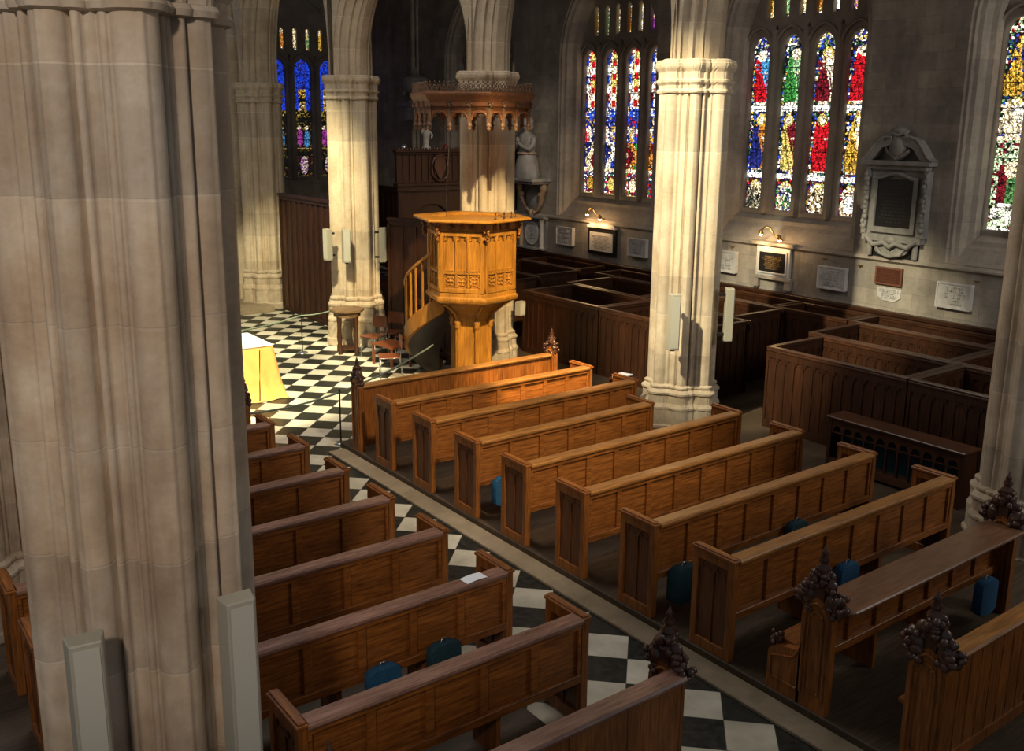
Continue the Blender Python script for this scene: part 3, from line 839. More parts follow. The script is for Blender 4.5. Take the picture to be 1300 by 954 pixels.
# front desk of the right block (pew 1)
def front_desk(x,y,z,L,label,seed,rail='rail',mat='oak_z',pitch=.5,low=.05,e0=-.10,e1=.14,zs=.92,ps=.95):
    r=empty('poppyhead_desk',(x,y,z),0,label,'pew')
    arched_end(r,0,e0,e1,0,zs,seed=seed,ps=ps); arched_end(r,L-.075,e0,e1,0,zs,seed=seed+3,ps=ps)
    m=MB(); m.box(.075,L-.075,0,.025,low,.93)
    n=int(L/pitch)
    for i in range(n+1):
        q=.075+(L-.15)*i/n; m.box(q-.004,q+.004,-.004,0,low,.93)
    m.box(.075,L-.075,-.015,.035,low,low+.09)
    m.build('back_panel',mat,r)
    t=MB(); t.prism([(-.04,.92),(-.05,.945),(-.035,.965),(.10,.965),(.11,.945),(.10,.92)],.075,L-.075,'x'); t.build('top_rail',rail,r)
    s=MB(); s.box(.075,L-.075,.04,.36,.42,.45); s.build('seat','oak_x',r)
    return r
front_desk(6.13,11.92,.10,3.62,'planked oak pew front with slender carved finials, foremost of the right block',11)
front_desk(1.02,12.15,.02,3.60,'planked oak pew front of the left block, finial beside the yellow cloth',21,rail='sheen_rail')
# pew 9: wide book desk with tall poppyheads
def shelf_desk(x,y,z,L,label,seed,shoulder=True,rail='sheen_rail'):
    r=empty('poppyhead_desk',(x,y,z),0,label,'pew')
    arched_end(r,0,-.15,.13,0,.80,seed=seed,shoulder=(.10,.43,.36),ps=1.3)
    arched_end(r,L-.075,-.15,.13,0,.80,seed=seed+5,ps=1.3)
    # wide top with rounded corner at the aisle end
    pts=[(L-.075,-.24),(L-.075,.13),(.10,.13),(.10,-.12)]
    arc=[(.10+.12*(1-math.cos(t)),-.12-.12*math.sin(t)) for t in [i*PI/2/6 for i in range(1,7)]]
    pts=pts+arc
    t=MB(); t.prism(pts,.865,.90,'z'); t.build('book_rest','shelfwood',r,bev=.01)
    m=MB(); a0,a1=.075,L-.075; zb,zt=.42,.865; m.box(a0,a1,.01,.02,zb,zt); m.box(a0,a1,-.028,.035,zb-.01,zb+.06)
    n=7
    for i in range(n+1):
        q=a0+(a1-a0)*i/n; m.box(max(a0,q-.035),min(a1,q+.035),-.018,.03,zb+.004,zt)
    m.build('back_panel','oak_x',r,bev=.004)
    s=MB(); s.box(a0,a1,.04,.42,.42,.45); s.build('seat','oak_x',r)
    for k in (1,2):
        b=MB(); b.box(L*k/3-.02,L*k/3+.02,.05,.36,0,.42); b.build('seat_support','oak_z',r)
    return r
M['shelfwood']=wood('worn_desk_top',(.11,.052,.026),(.22,.115,.062),.33,'x',spec=.5)
shelf_desk(6.13,4.15,.10,2.94,'oak pew with wide flat book rest and tall shouldered poppyhead end',31)
front_desk(1.96,4.12,.02,2.70,'poppyhead pew of the left block, only its carved finial rising beside the aisle',41,rail='sheen_rail',e0=.04,e1=.33,zs=.78,ps=1.25)
front_desk(6.13,3.08,.10,2.94,'nearest oak pew front on the right, with closely planked back and bulky poppyhead',51,pitch=.16,e0=-.02,e1=.27,zs=.80,ps=1.3)
front_desk(6.13,2.0,.10,2.94,'oak pew behind the nearest poppyhead pew on the right',61,pitch=.16)

# hassocks
def hassock(x,y,z,label,mat='blue',w=.30,h=.36,d=.09,rz=0,rx=0):
    m=MB(); n=14; rg=[]
    for i in range(7):
        t=i/6; k=math.sin(PI*t)**.35 if 0<t<1 else .55
        ww=w/2*(.9+.1*k); hh=h/2*(.92+.08*k); yy=(t-.5)*d
        rg.append([(ww*max(-1,min(1,1.25*math.cos(2*PI*j/n+PI/n))),yy,hh*max(-1,min(1,1.25*math.sin(2*PI*j/n+PI/n)))) for j in range(n)])
    root=empty('hassock',(x,y,z-h/2),rz,label,'kneeler','hassocks hanging under the pews')
    m.T=Matrix.Translation((0,0,h/2)); m.rings(rg); m.build('cushion',mat,root)
    l=MB(); l.tube([(-.03,0,h-.01),(-.02,0,h+.03),(.02,0,h+.03),(.03,0,h-.01)],.006,6); l.build('hanging_loop','steel',root)
    return root
hassock(6.46,8.80,.42,'blue hassock hanging near the aisle end of the fifth gap in the right block')
hassock(6.48,5.88,.40,'large dark teal hassock near the aisle under the seventh right pew','teal',.34,.38,.12)
hassock(7.72,4.93,.46,'bright blue hassock hanging behind the tall poppyhead')
hassock(8.20,5.88,.44,'dark hassock under the middle of the nearest right pews','teal')
hassock(8.62,4.03,.40,'blue hassock standing upright near the right-hand pillar')
hassock(3.30,6.08,.36,'teal hassock hanging low under the left pew that holds the paper','blue')
hassock(3.87,6.08,.38,'almost black hassock under the aisle end of the left pew with the paper','teal')
# papers
def paper(x,y,z,w,d,rz,label,thick=.002):
    m=MB(); n=6; rg=[]
    vs=[];fs=[]
    for i in range(n+1):
        zz=.008*math.sin(PI*i/n); vs+=[(-w/2+w*i/n,-d/2,zz),(-w/2+w*i/n,d/2,zz),(-w/2+w*i/n,-d/2,zz+thick),(-w/2+w*i/n,d/2,zz+thick)]
    for i in range(n):
        a=4*i; fs+=[(a,a+4,a+5,a+1),(a+2,a+3,a+7,a+6),(a,a+2,a+6,a+4),(a+1,a+5,a+7,a+3)]
    fs+=[(0,1,3,2),(4*n,4*n+2,4*n+3,4*n+1)]
    m.add(vs,fs); o=m.build('paper_sheet','paper',None,loc=(x,y,z)); o.rotation_euler=(0,0,rz); tag(o,label,'paper'); return o
paper(4.24,6.19,.970,.21,.115,.05,'white printed sheet lying on the top rail of a left pew')
paper(10.2,10.75,.86,.30,.2,.3,'white sheets on a dark stand left of the lit pillar base',.02)
paper(9.05,7.2,.555,.30,.12,.1,'pale booklet lying on a pew seat in the right block',.02)
def stand():
    r=empty('book_stand',(10.2,10.75,.06),.3,'small dark wooden stand with papers left of the lit pillar base','stand')
    MB().box(-.2,.2,-.15,.15,.76,.79).build('stand_top','dark_x',r)
    for sx in (-.16,.16):
        for sy in (-.11,.11): MB().box(sx-.02,sx+.02,sy-.02,sy+.02,0,.76).build('leg','dark_z',r)
stand()

# ------------------------------------------------------------------ pulpit
VN=math.atan2(-.675,-.738)   # outward normal of the broad front facet
def hexpts(r,z,a0=VN+PI/6,n=6): return [(r*math.cos(a0+k*PI/3),r*math.sin(a0+k*PI/3),z) for k in range(6)]
def hexstack(m,prof): m.rings([hexpts(r,z) for r,z in prof],smooth=False)
def pulpit():
    cx,cy=9.60,14.1
    root=empty('pulpit',(cx,cy,0),0,'tall hexagonal carved oak pulpit on a ribbed stem with a curving stair','pulpit')
    m=MB(); hexstack(m,[(.40,0),(.40,.12),(.36,.15),(.30,.18),(.30,1.28),(.34,1.34),(.34,1.38),(.42,1.48),(.60,1.62),(.74,1.70)]); st=m.build('stem','pulpit',root,bev=.006)
    for k in range(6):
        a=VN+PI/6+k*PI/3; b=MB(); b.T=Matrix.Rotation(a,4,'Z')
        b.box(.27,.37,-.035,.035,.12,1.22); b.lathe([(.03,1.16),(.06,1.2),(.045,1.24),(.07,1.30),(.03,1.33)],(.35,0,0),8); b.tube([(.35,0,1.3),(.42,0,1.45),(.60,0,1.6),(.70,0,1.66)],.03,6)
        b.build('stem_rib','pulpit',st)
    zb,zt=1.74,2.92; rr=.78
    d=MB(); hexstack(d,[(.74,1.66),(.83,1.70),(.85,1.74),(.85,1.78),(.81,1.80),(.81,1.86),(.78,1.88),(.78,zt),(.80,zt+.02),(.80,zt+.03)]); d.build('drum','pulpit',root,bev=.005)
    ap=rr*math.cos(PI/6)
    for k in range(6):
        a=VN+k*PI/3; T=Matrix.Rotation(a,4,'Z'); w=rr  # side length = r
        if k in (2,3): continue
        f=MB(); f.T=T; h=w/2
        def fb(y0,y1,z0,z1,t=.03): f.box(ap-.005,ap+t,y0,y1,z0,z1)
        fb(-h,-h+.07,1.88,zt,.035); fb(h-.07,h,1.88,zt,.035); fb(-h,h,1.88,1.95,.0335); fb(-h,h,zt-.07,zt,.0335); fb(-h+.05,h-.05,2.20,2.235,.03)
        n=3; s=(w-.14)/n
        for i in range(1,n): fb(-h+.07+i*s-.014,-h+.07+i*s+.014,1.92,zt-.05,.03)
        f.build('panel_frame','pulpit',root,bev=.004)
        g_=MB(); g_.T=T
        for i in range(n):
            c=-h+.07+(i+.5)*s
            # cusped head
            pa=arch(c,s/2-.012,zt-.15,1.15,6)
            g_.tube([(ap+.012,y,z) for y,z in pa],.013,5)
            for q in (-1,1): g_.tube([(ap+.012,c+q*(s/2-.015),zt-.15),(ap+.012,c+q*s*.20,zt-.13),(ap+.012,c+q*s*.22,zt-.085)],.009,5); g_.ball((ap+.01,c+q*s*.36,zt-.085),.017,6,4)
            # quatrefoil in lower band
            zc=2.075
            for t in range(4):
                an=PI/4+t*PI/2; g_.tube([(ap+.012,c+.045*math.cos(an)+.038*math.cos(u*PI/4),zc+.045*math.sin(an)+.038*math.sin(u*PI/4)) for u in range(9)],.0085,5)
            g_.ball((ap+.012,c,zc),.024,6,4)
            for q in (-1,1):
                for p in (-1,1): g_.tube([(ap+.01,c+q*.1,zc+p*.105),(ap+.01,c+q*.02,zc+p*.06)],.007,4)
            # cresting on mid rail
            for q in (-.06,-.02,.02,.06): g_.box(ap+.0,ap+.03,c+q-.013,c+q+.013,2.235,2.262)
            g_.box(ap,ap+.02,c-.07,c+.07,2.262,2.275)
        g_.build('carved_tracery','pulpit',root)
    cn=MB(); hexstack(cn,[(.79,zt),(.79,zt+.02),(.82,zt+.03),(.82,zt+.14),(.88,zt+.17),(.92,zt+.18)]); 
    cn.build('cornice','pulpit',root,bev=.004)
    for k in range(6):
        if k in (2,3): continue
        q=.82*math.cos(PI/6)
        for y in (-.17,.0,.17):
            ro=MB(); ro.T=Matrix.Rotation(VN+k*PI/3,4,'Z')
            ro.ball((q+.015,y,zt+.085),.045,6,4,(.6,1,1))
            for t in range(5): ro.ball((q+.012,y+.042*math.cos(t*1.257),zt+.085+.042*math.sin(t*1.257)),.024,5,3,(.6,1,1))
            ro.build('rosette','carvedhoney',root)
    for k in range(6):
        a=VN+PI/6+k*PI/3
        if k in (2,3): continue
        b=MB(); b.T=Matrix.Rotation(a,4,'Z'); rd=random.Random(k)
        for i in range(16): b.ball((.80+.045+.03*(i/16)+rd.uniform(-.02,.02),rd.uniform(-.04,.04),zt-.14+i*.019),rd.uniform(.02,.034),6,4)
        b.build('corner_carving','carvedhoney',root)
    lg=MB(); lr=[(.86,3.085),(1.04,3.09),(1.07,3.105),(1.07,3.13),(1.04,3.145),(.74,3.15),(.70,3.12),(.70,3.0)]
    lg.rings([hexpts(r,z) for r,z in lr],smooth=False,cap=False); lg.build('ledge','pulpit',root,bev=.004)
    for y in (-.3,-.1,.12,.33):
        b=MB(); a=VN+PI/3+.6; b.T=Matrix.Rotation(VN+PI*0.5+y*1.2-.45,4,'Z'); b.lathe([(.02,0),(.02,.02),(.006,.03),(.006,.07),(.016,.09),(.002,.12)],(.80,0,3.145),6); b.build('small_fitting','blackframe',root)
    # stair: helix behind the drum
    sx,sy=9.80-cx,14.95-cy; a0,a1=R(225),R(72); ro_,ri=.90,.30; z0,z1=1.74,0.12; n=40
    def hp(t,r,dz=0):
        a=a0+(a1-a0)*t; return (sx+r*math.cos(a),sy+r*math.sin(a),z0+(z1-z0)*t+dz)
    s=MB(); rg=[]
    for r,dz in ((ro_,-.32),(ro_+.05,-.30),(ro_+.05,.02),(ro_,.05),(ro_-.02,.05),(ro_-.02,-.32)): rg.append([hp(i/n,r,dz if True else 0) for i in range(n+1)])
    rg.append(rg[0]); s.rings(rg,smooth=False,cap=False,closed=False); s.build('stair_string','pulpit',root)
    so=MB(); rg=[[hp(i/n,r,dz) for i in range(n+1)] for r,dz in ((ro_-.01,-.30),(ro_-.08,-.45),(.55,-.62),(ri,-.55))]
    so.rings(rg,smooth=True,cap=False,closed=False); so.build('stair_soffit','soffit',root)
    for k in range(9):
        b=MB(); t0,t1=k/9,(k+1)/9+.02; pts=[]
        A=[a0+(a1-a0)*(t0+(t1-t0)*q/4) for q in range(5)]
        pl=[(sx+(ro_-.02)*math.cos(a),sy+(ro_-.02)*math.sin(a)) for a in A]+[(sx+ri*math.cos(a),sy+ri*math.sin(a)) for a in A[::-1]]
        zz=z0+(z1-z0)*k/9; b.prism(pl,zz-.05,zz,'z'); b.build('step','dark_x',root)
    for k in range(14):
        t=(k+.5)/14; p=hp(t,ro_+.015); b=MB()
        b.box(p[0]-.016,p[0]+.016,p[1]-.016,p[1]+.016,p[2]+.03,p[2]+.86); b.build('baluster','pulpit',root)
    hr=MB(); hr.tube([hp(i/n,ro_+.015,.89) for i in range(n+1)],.035,8); hr.build('handrail','pulpit',root)
M['carvedhoney']=wood('carved_honey_oak',(.14,.05,.012),(.34,.14,.03),.4,'z')
pulpit()
# microphone cable by the pulpit
t=MB(); t.tube([(9.05,14.05,3.15),(9.06,14.07,3.4),(9.12,14.14,3.9),(9.2,14.2,4.3)],.006,5)
o=t.build('cord','blackframe'); tag(o,'thin dark wire rising from the pulpit ledge towards the canopy','cord')

def tester():
    cx,cy=9.60,14.1
    r0=empty('sounding_board',(cx,cy,4.62),0,'hexagonal carved oak canopy with pendant arches above the pulpit','canopy')
    dz=-4.62
    m=MB(); hexstack(m,[(.96,4.98+dz),(1.03,5.0+dz),(1.03,5.07+dz),(1.06,5.12+dz),(1.10,5.18+dz),(1.10,5.22+dz),(1.05,5.235+dz),(.98,5.24+dz)]); b=m.build('cornice','tester_wood',r0,bev=.005)
    s=MB(); hexstack(s,[(.99,4.93+dz),(1.01,4.93+dz),(1.01,5.0+dz)]); s.build('soffit','tester_wood',r0)
    for k in range(6):
        T=Matrix.Rotation(VN+k*PI/3,4,'Z'); q=1.01*math.cos(PI/6); w=1.01
        f=MB(); f.T=T; n=3; sp=w/n
        f.box(q-.03,q,-w/2,w/2,4.90+dz,4.99+dz)
        for i in range(n):
            c=-w/2+(i+.5)*sp; pa=arch(c,sp/2-.03,4.78+dz,1.1,6)
            f.tube([(q-.015,y,z) for y,z in pa],.02,5)
            for g2 in (-1,1): f.tube([(q-.015,c+g2*(sp/2-.03),4.86+dz),(q-.015,c+g2*.06,4.84+dz),(q-.015,c+g2*.07,4.88+dz)],.012,5)
        f.build('arcading','tester_wood',r0)
        for i in range(n):
            p=MB(); p.T=T; y=-w/2+i*sp
            p.box(q-.04,q+.01,y-.028,y+.028,4.74+dz,4.98+dz); p.lathe([(.03,.0),(.045,-.03),(.05,-.05),(.025,-.07),(.038,-.09),(.03,-.11),(.004,-.14)],(q-.015,y,4.74+dz),8)
            p.ball((q+.02,y,5.02+dz),.04,6,4,(.5,1,1))
            for t in range(5): p.ball((q+.03,y+.04*math.cos(t*1.257),5.04+dz+.04*math.sin(t*1.257)),.02,5,3)
            p.build('pendant','pendant_wood',r0)
        # pierced cresting
        c_=MB(); c_.T=T; q2=1.05*math.cos(PI/6); w2=1.05; nn=13
        c_.box(q2-.012,q2+.012,-w2/2,w2/2,5.235+dz,5.255+dz)
        for i in range(nn):
            y=-w2/2+(i+.5)*w2/nn
            c_.tube([(q2,y-.03,5.25+dz),(q2,y-.022,5.31+dz),(q2,y,5.345+dz),(q2,y+.022,5.31+dz),(q2,y+.03,5.25+dz)],.008,4)
            c_.tube([(q2,y-.028,5.35+dz),(q2,y,5.30+dz),(q2,y+.028,5.35+dz)],.007,4); c_.ball((q2,y,5.385+dz),.016,5,4); c_.ball((q2,y+w2/nn/2,5.36+dz),.013,5,4)
        c_.build('cresting','pendant_wood',r0)
    iron=MB(); iron.box(.55,.95,.62,.70,.36,.40)
    iron.T=Matrix.Rotation(math.atan2(15.4-cy,10.85-cx),4,'Z'); iron.v=[];iron.f=[];iron.sm=[]; iron.box(.6,1.24,-.04,.04,.36,.44); iron.build('wall_bracket','blackframe',r0)
M['tester_wood']=wood('canopy_oak',(.13,.045,.016),(.30,.12,.045),.42,'x'); M['pendant_wood']=wood('canopy_carving',(.08,.04,.022),(.27,.16,.09),.45,'z')
tester()

# ------------------------------------------------------------------ timber screen across the aisle end
def screen():
    r=empty('timber_screen',(12.25,21.3,0),0,'high dark oak screen with a carved shield panel closing the aisle behind the pulpit','screen')
    W=3.7
    m=MB(); m.box(0,W,0,.06,3.25,4.02); n=20
    for i in range(n+1): m.box(i*W/n-.02,i*W/n+.02,-.03,.06,3.30,4.0)
    m.build('upper_panel','dark_z',r)
    c=MB(); c.box(-.06,W,-.09,.1,4.02,4.08); c.box(-.03,W,-.05,.1,3.96,4.02); c.box(-.06,W,-.12,.1,3.18,3.26); c.box(-.03,W,-.07,.1,3.05,3.18); c.build('cornice','dark_x',r,bev=.008)
    k=MB()
    for i in range(46): k.ball((.08*i+.03,-.07,4.10),.035,5,4,(1,1,1.2))
    k.build('cresting','carved',r)
    s=MB(); s.prism([(1.10,3.92),(1.38,3.92),(1.42,3.62),(1.24,3.32),(1.06,3.62)],-.07,-.03,'y')
    s.tube([(1.24+.26*math.cos(t),-.06,3.62+.33*math.sin(t)) for t in [i*PI/8 for i in range(17)]],.025,6); s.build('carved_shield','carved',r)
    l=MB(); l.box(0,.10,-.05,.06,0,3.1); l.box(W-.1,W,-.05,.06,0,3.1)
    l.build('post','dark_z',r)
    lo=[[(.1,0),(W-.1,0),(W-.1,3.06),(.1,3.06)]]; 
    for cc in (1.0,2.7): lo.append(arch(cc,.62,2.1,1.0,8,1.2))
    plate('lower_panel','dark_z',lo,.03,.05,'y',r)
    MB().box(.1,W-.1,.08,.10,0,3.06).build('back_boarding','dark_z',r)
screen()
for x,h,mat,lab in ((12.5,.10,'steel','small pale round object standing on top of the timber screen at its left end'),(13.75,.09,'darkred','small red and white object lying on top of the timber screen')):
    m=MB(); m.lathe([(.04,0),(.07,.03),(.075,.07),(.05,h+.02),(.01,h+.04)],(0,0,0),10); o=m.build('screen_ornament',mat,None,loc=(x,21.37,4.085)); tag(o,lab,'ornament')
def standing_figure():
    r=empty('figure_ornament',(13.15,21.37,4.085),0,'small carved figure standing on the timber screen under the canopy','statuette')
    m=MB(); m.lathe([(.14,0),(.12,.05),(.07,.12),(.09,.3),(.11,.42),(.10,.52),(.05,.58),(.06,.64),(.055,.70),(.01,.74)],(0,0,0),10); m.tube([(.08,0,.48),(.16,-.04,.36),(.10,-.1,.28)],.03,6); m.tube([(-.08,0,.48),(-.16,-.04,.4),(-.2,-.08,.52)],.03,6)
    m.build('body','greymarble',r)
standing_figure()

# ------------------------------------------------------------------ wall monuments (south wall faces -X)
def text_rows(m,x,y0,y1,z0,z1,rows,seed,d=.004,fill=.62):
    """rows of illegible letter strokes"""
    rd=random.Random(seed); h=(z1-z0)/rows
    for r_ in range(rows):
        z=z1-(r_+.5)*h; ln=(y1-y0)*rd.uniform(.6,1); c=(y0+y1)/2; a=c-ln/2
        while a<c+ln/2:
            w=rd.uniform(.25,.6)*h; 
            if rd.random()<.85:
                m.box(x-d,x,a,a+w*.25,z-h*fill/2,z+h*fill/2)
                k=rd.random()
                if k<.5: m.box(x-d,x,a,a+w*.9,z+h*fill/2-h*.12,z+h*fill/2)
                if k>.3: m.box(x-d,x,a,a+w*.9,z-h*fill/2,z-h*fill/2+h*.12)
                if .2<k<.8: m.box(x-d,x,a+w*.65,a+w*.9,z-h*fill/2,z+h*fill/2)
            a+=w*1.3
def relief_plaque(y0,y1,z0,z1,seed,label):
    yc=(y0+y1)/2; r=empty('relief_plaque',(WX,yc,z0),0,label,'plaque','pale relief plaques on the south wall')
    m=MB(); w=(y1-y0)/2; h=z1-z0; m.box(-.09,0,-w,w,0,h); m.build('slab','marble',r,bev=.006)
    t=MB()
    t.box(-.105,-.09,-w+.0,-w+.03,.03,h-.03);t.box(-.105,-.09,w-.03,w,.03,h-.03);t.box(-.105,-.09,-w,w,0,.03);t.box(-.105,-.09,-w,w,h-.03,h)
    t.build('raised_border','marble',r)
    l=MB(); text_rows(l,-.09,-w+.06,w-.06,.06,h-.06,3,seed,.010,.75); l.build('raised_lettering','inscr2',r)
M['inscr2']=stone('relief_letters',(.36,.35,.34),(.44,.43,.42),(.50,.49,.48),rough=.6)
relief_plaque(8.30,8.93,1.68,2.13,3,'pale relief plaque by itself at the far right, near the right-hand pillar')
relief_plaque(10.76,11.39,1.67,2.11,4,'pale relief plaque between the black inscribed tablet and the brown plaque')
relief_plaque(13.44,14.10,1.68,2.14,5,'pale relief plaque just right of the lit pillar shaft')
relief_plaque(16.14,16.76,1.70,2.13,6,'pale relief plaque just left of the lit pillar shaft')
relief_plaque(18.80,19.45,1.70,2.17,8,'pale relief plaque between the oval memorial and the illuminated white tablet')
def brown_plaque():
    r=empty('bronze_plaque',(WX,9.90,1.92),0,'small brown bronze plaque below the large black tablet monument','plaque')
    MB().box(-.05,0,-.27,.27,0,.32).build('plate','bronze',r,bev=.008)
    t=MB(); t.box(-.06,-.05,-.27,-.24,.03,.29);t.box(-.06,-.05,.24,.27,.03,.29);t.box(-.06,-.05,-.27,.27,0,.03);t.box(-.06,-.05,-.27,.27,.29,.32); text_rows(t,-.05,-.2,.2,.05,.27,5,12,.004); t.build('raised_lettering','gold2',r)
M['gold2']=plain('dull_bronze_letters',(.20,.08,.045),.45,.3)
brown_plaque()
def white_inscr():
    r=empty('inscription_stone',(WX,9.88,1.62),0,'small pale stone with dark incised lines under the brown bronze plaque','plaque')
    m=MB(); m.prism([(-.24,.24),(.24,.24),(.24,.08),(.12,0),(-.12,0),(-.24,.08)],-.02,0,'x'); m.build('stone_slab','marble',r)
    t=MB(); text_rows(t,-.02,-.2,.2,.04,.22,5,15,.002); t.build('incised_lettering','inscr',r)
white_inscr()
def frame_tablet(yc,z0,h,w,face,frame,letter,seed,label,white=False,lamps=True):
    r=empty('memorial_tablet',(WX,yc,z0),0,label,'memorial')
    m=MB()
    m.box(-.07,0,-w/2,w/2,0,h); m.build('tablet_frame',frame,r,bev=.006)
    MB().box(-.085,-.06,-w/2+.09,w/2-.09,.09,h-.11).build('inscription_panel',face,r)
    t=MB(); text_rows(t,-.085,-w/2+.16,w/2-.16,.14,h-.18,11,seed,.003,.5); t.build('lettering',letter,r)
    if not white:
        b=MB(); b.prism([(0,h),(-.12,h+.03),(-.14,h+.09),(0,h+.11)],-w/2-.10,w/2+.10,'y'); b.build('moulded_cornice','trimstone',r)
        MB().box(-.10,0,-w/2-.06,w/2+.06,-.06,0).build('moulded_sill','trimstone',r)
        for q0,q1 in ((-w/2-.05,-w/2+.09),(w/2-.09,w/2+.05)): MB().box(-.09,0,q0,q1,-.24,-.06).build('corbel','trimstone',r)
        i=MB()
        for a0,a1,c0,c1 in ((-w/2+.06,-w/2+.09,.09,h-.11),(w/2-.09,w/2-.06,.09,h-.11),(-w/2+.06,w/2-.06,.06,.09),(-w/2+.06,w/2-.06,h-.11,h-.08)): i.box(-.095,-.06,a0,a1,c0,c1)
        i.build('inner_moulding','marble',r)
    else:
        b=MB(); b.box(-.10,-.0,-w/2,w/2,h,h+.05); b.prism([(-w/2,h+.05),(w/2,h+.05),(w/2-.1,h+.10),(-w/2+.1,h+.10)],-.08,0,'x'); b.build('moulded_cornice','marble',r)
frame_tablet(12.50,1.74,.60,.84,'black','marble','gold',30,'black tablet with gilt lettering in a pale stone frame')
frame_tablet(17.72,1.60,.66,1.02,'marble','blackframe','inscr',33,'white tablet in a black frame, lit by a double brass lamp',white=True)
def picture_lamp(y,z,label):
    r=empty('picture_lamp',(WX,y,z),0,label,'lamp','double brass picture lamps on the south wall')
    a=MB(); a.tube([(0,-.06,0),(-.12,-.04,.04),(-.20,0,.14),(-.22,.08,.25),(-.22,.18,.27),(-.22,.26,.20)],.014,6); a.tube([(-.12,-.04,.04),(-.2,-.12,.12),(-.22,-.16,.10)],.012,6); a.lathe([(.04,-.02),(.045,0),(.02,.02)],(-.01,-.06,0),8); a.build('bracket_arm','brass',r)
    for yy,zz in ((.30,.10),(-.17,.02)):
        s=MB(); s.lathe([(.015,.10),(.03,.08),(.05,.03),(.06,.0)],(-.22,yy,zz),10); s.build('lamp_shade','brass',r)
        b=MB(); b.ball((-.22,yy,zz-.005),.034,8,6); b.build('bulb','bulb',r)
picture_lamp(12.42,2.50,'double brass lamp above the black tablet with gilt lettering')
picture_lamp(17.80,2.48,'double brass lamp above the white tablet in the black frame')

def big_monument():
    yc=9.87; z0=2.42; r=empty('wall_monument',(WX,yc,z0),0,'large grey wall monument with black panel, curved pediment and shield','monument')
    m=MB(); m.box(-.10,0,-.52,.52,.42,1.62); m.build('back_slab','greymarble',r)
    MB().box(-.13,-.09,-.37,.37,.55,1.42).build('inscription_panel','black',r)
    t=MB(); text_rows(t,-.13,-.30,.30,.62,1.36,12,77,.002,.45); t.build('lettering','dimletter',r)
    f=MB()
    for a0,a1 in ((-.44,-.36),(.36,.44)): f.box(-.17,-.08,a0,a1,.56,1.44)
    f.box(-.17,-.08,-.44,.44,.46,.56); 
    f.tube([(-.14,-.44,1.42),(-.14,-.3,1.43),(-.14,-.12,1.50),(-.14,0,1.52),(-.14,.12,1.50),(-.14,.3,1.43),(-.14,.44,1.42)],.04,6)
    f.build('moulded_frame','greymarble',r)
    c=MB(); c.box(-.26,0,-.68,.68,1.66,1.74); c.box(-.18,0,-.58,.58,1.58,1.66)
    c.box(-.16,0,-.62,-.52,.40,1.58); c.box(-.16,0,.52,.62,.40,1.58); c.build('entablature','greymarble',r,bev=.01)
    p=MB()
    for sg in (-1,1):
        L=[(sg*.70,1.74),(sg*.60,1.80),(sg*.50,1.95),(sg*.38,2.10),(sg*.24,2.16),(sg*.12,2.14)]
        poly=L+[(sg*.12,2.02),(sg*.30,1.96),(sg*.45,1.78),(sg*.50,1.74)]
        p.prism(poly,-.22,-.0,'x'); p.tube([(-.22,a,b) for a,b in L],.03,6)
    p.build('curved_pediment','greymarble',r)
    s=MB(); s.ball((-.14,0,1.98),.2,14,8,(.55,.95,1.15)); s.tube([(-.2,-.22,1.9),(-.2,-.24,2.1),(-.2,-.12,2.22),(-.2,0,2.18),(-.2,.12,2.22),(-.2,.24,2.1),(-.2,.2,1.9),(-.2,0,1.76),(-.2,-.22,1.9)],.035,6); s.ball((-.15,0,2.26),.09,10,6,(1,1.6,.7)); s.tube([(-.16,-.16,2.24),(-.16,0,2.32),(-.16,.16,2.24)],.04,6); s.build('carved_shield','greymarble',r)
    for sg in (-1,1):
        k=MB()
        for i in range(12): k.ball((-.17,sg*(.57+.02*math.sin(i*1.9)),.55+i*.085),.05,7,5,(.7,.8 if i%2 else 1.2,1.1))
        k.build('garland','greymarble',r)
    b=MB(); b.box(-.16,0,-.58,.58,.30,.42); b.tube([(-.14,.5,.36),(-.16,.34,.22),(-.16,.12,.28),(-.16,0,.2),(-.16,-.12,.28),(-.16,-.34,.22),(-.14,-.5,.36)],.05,6)
    b.prism([(-.40,.30),(.40,.30),(.30,.10),(.12,.02),(-.12,.02),(-.30,.10)],-.12,0,'x')
    for sg in (-1,1): b.lathe([(.05,0),(.05,.28)],(-.07,sg*.45,.02),8)
    b.tube([(-.13,.34,.26),(-.13,.2,.08),(-.13,0,.03),(-.13,-.2,.08),(-.13,-.34,.26)],.035,6)
    b.ball((-.16,0,.33),.08,8,6,(.6,1.6,1)); b.build('scrolled_apron','greymarble',r)
    MB().box(-.02,-.0,-.5,.5,0,.34).build('black_backing','black',r)
M['dimletter']=plain('dim_lettering',(.05,.05,.05),.6)
big_monument()

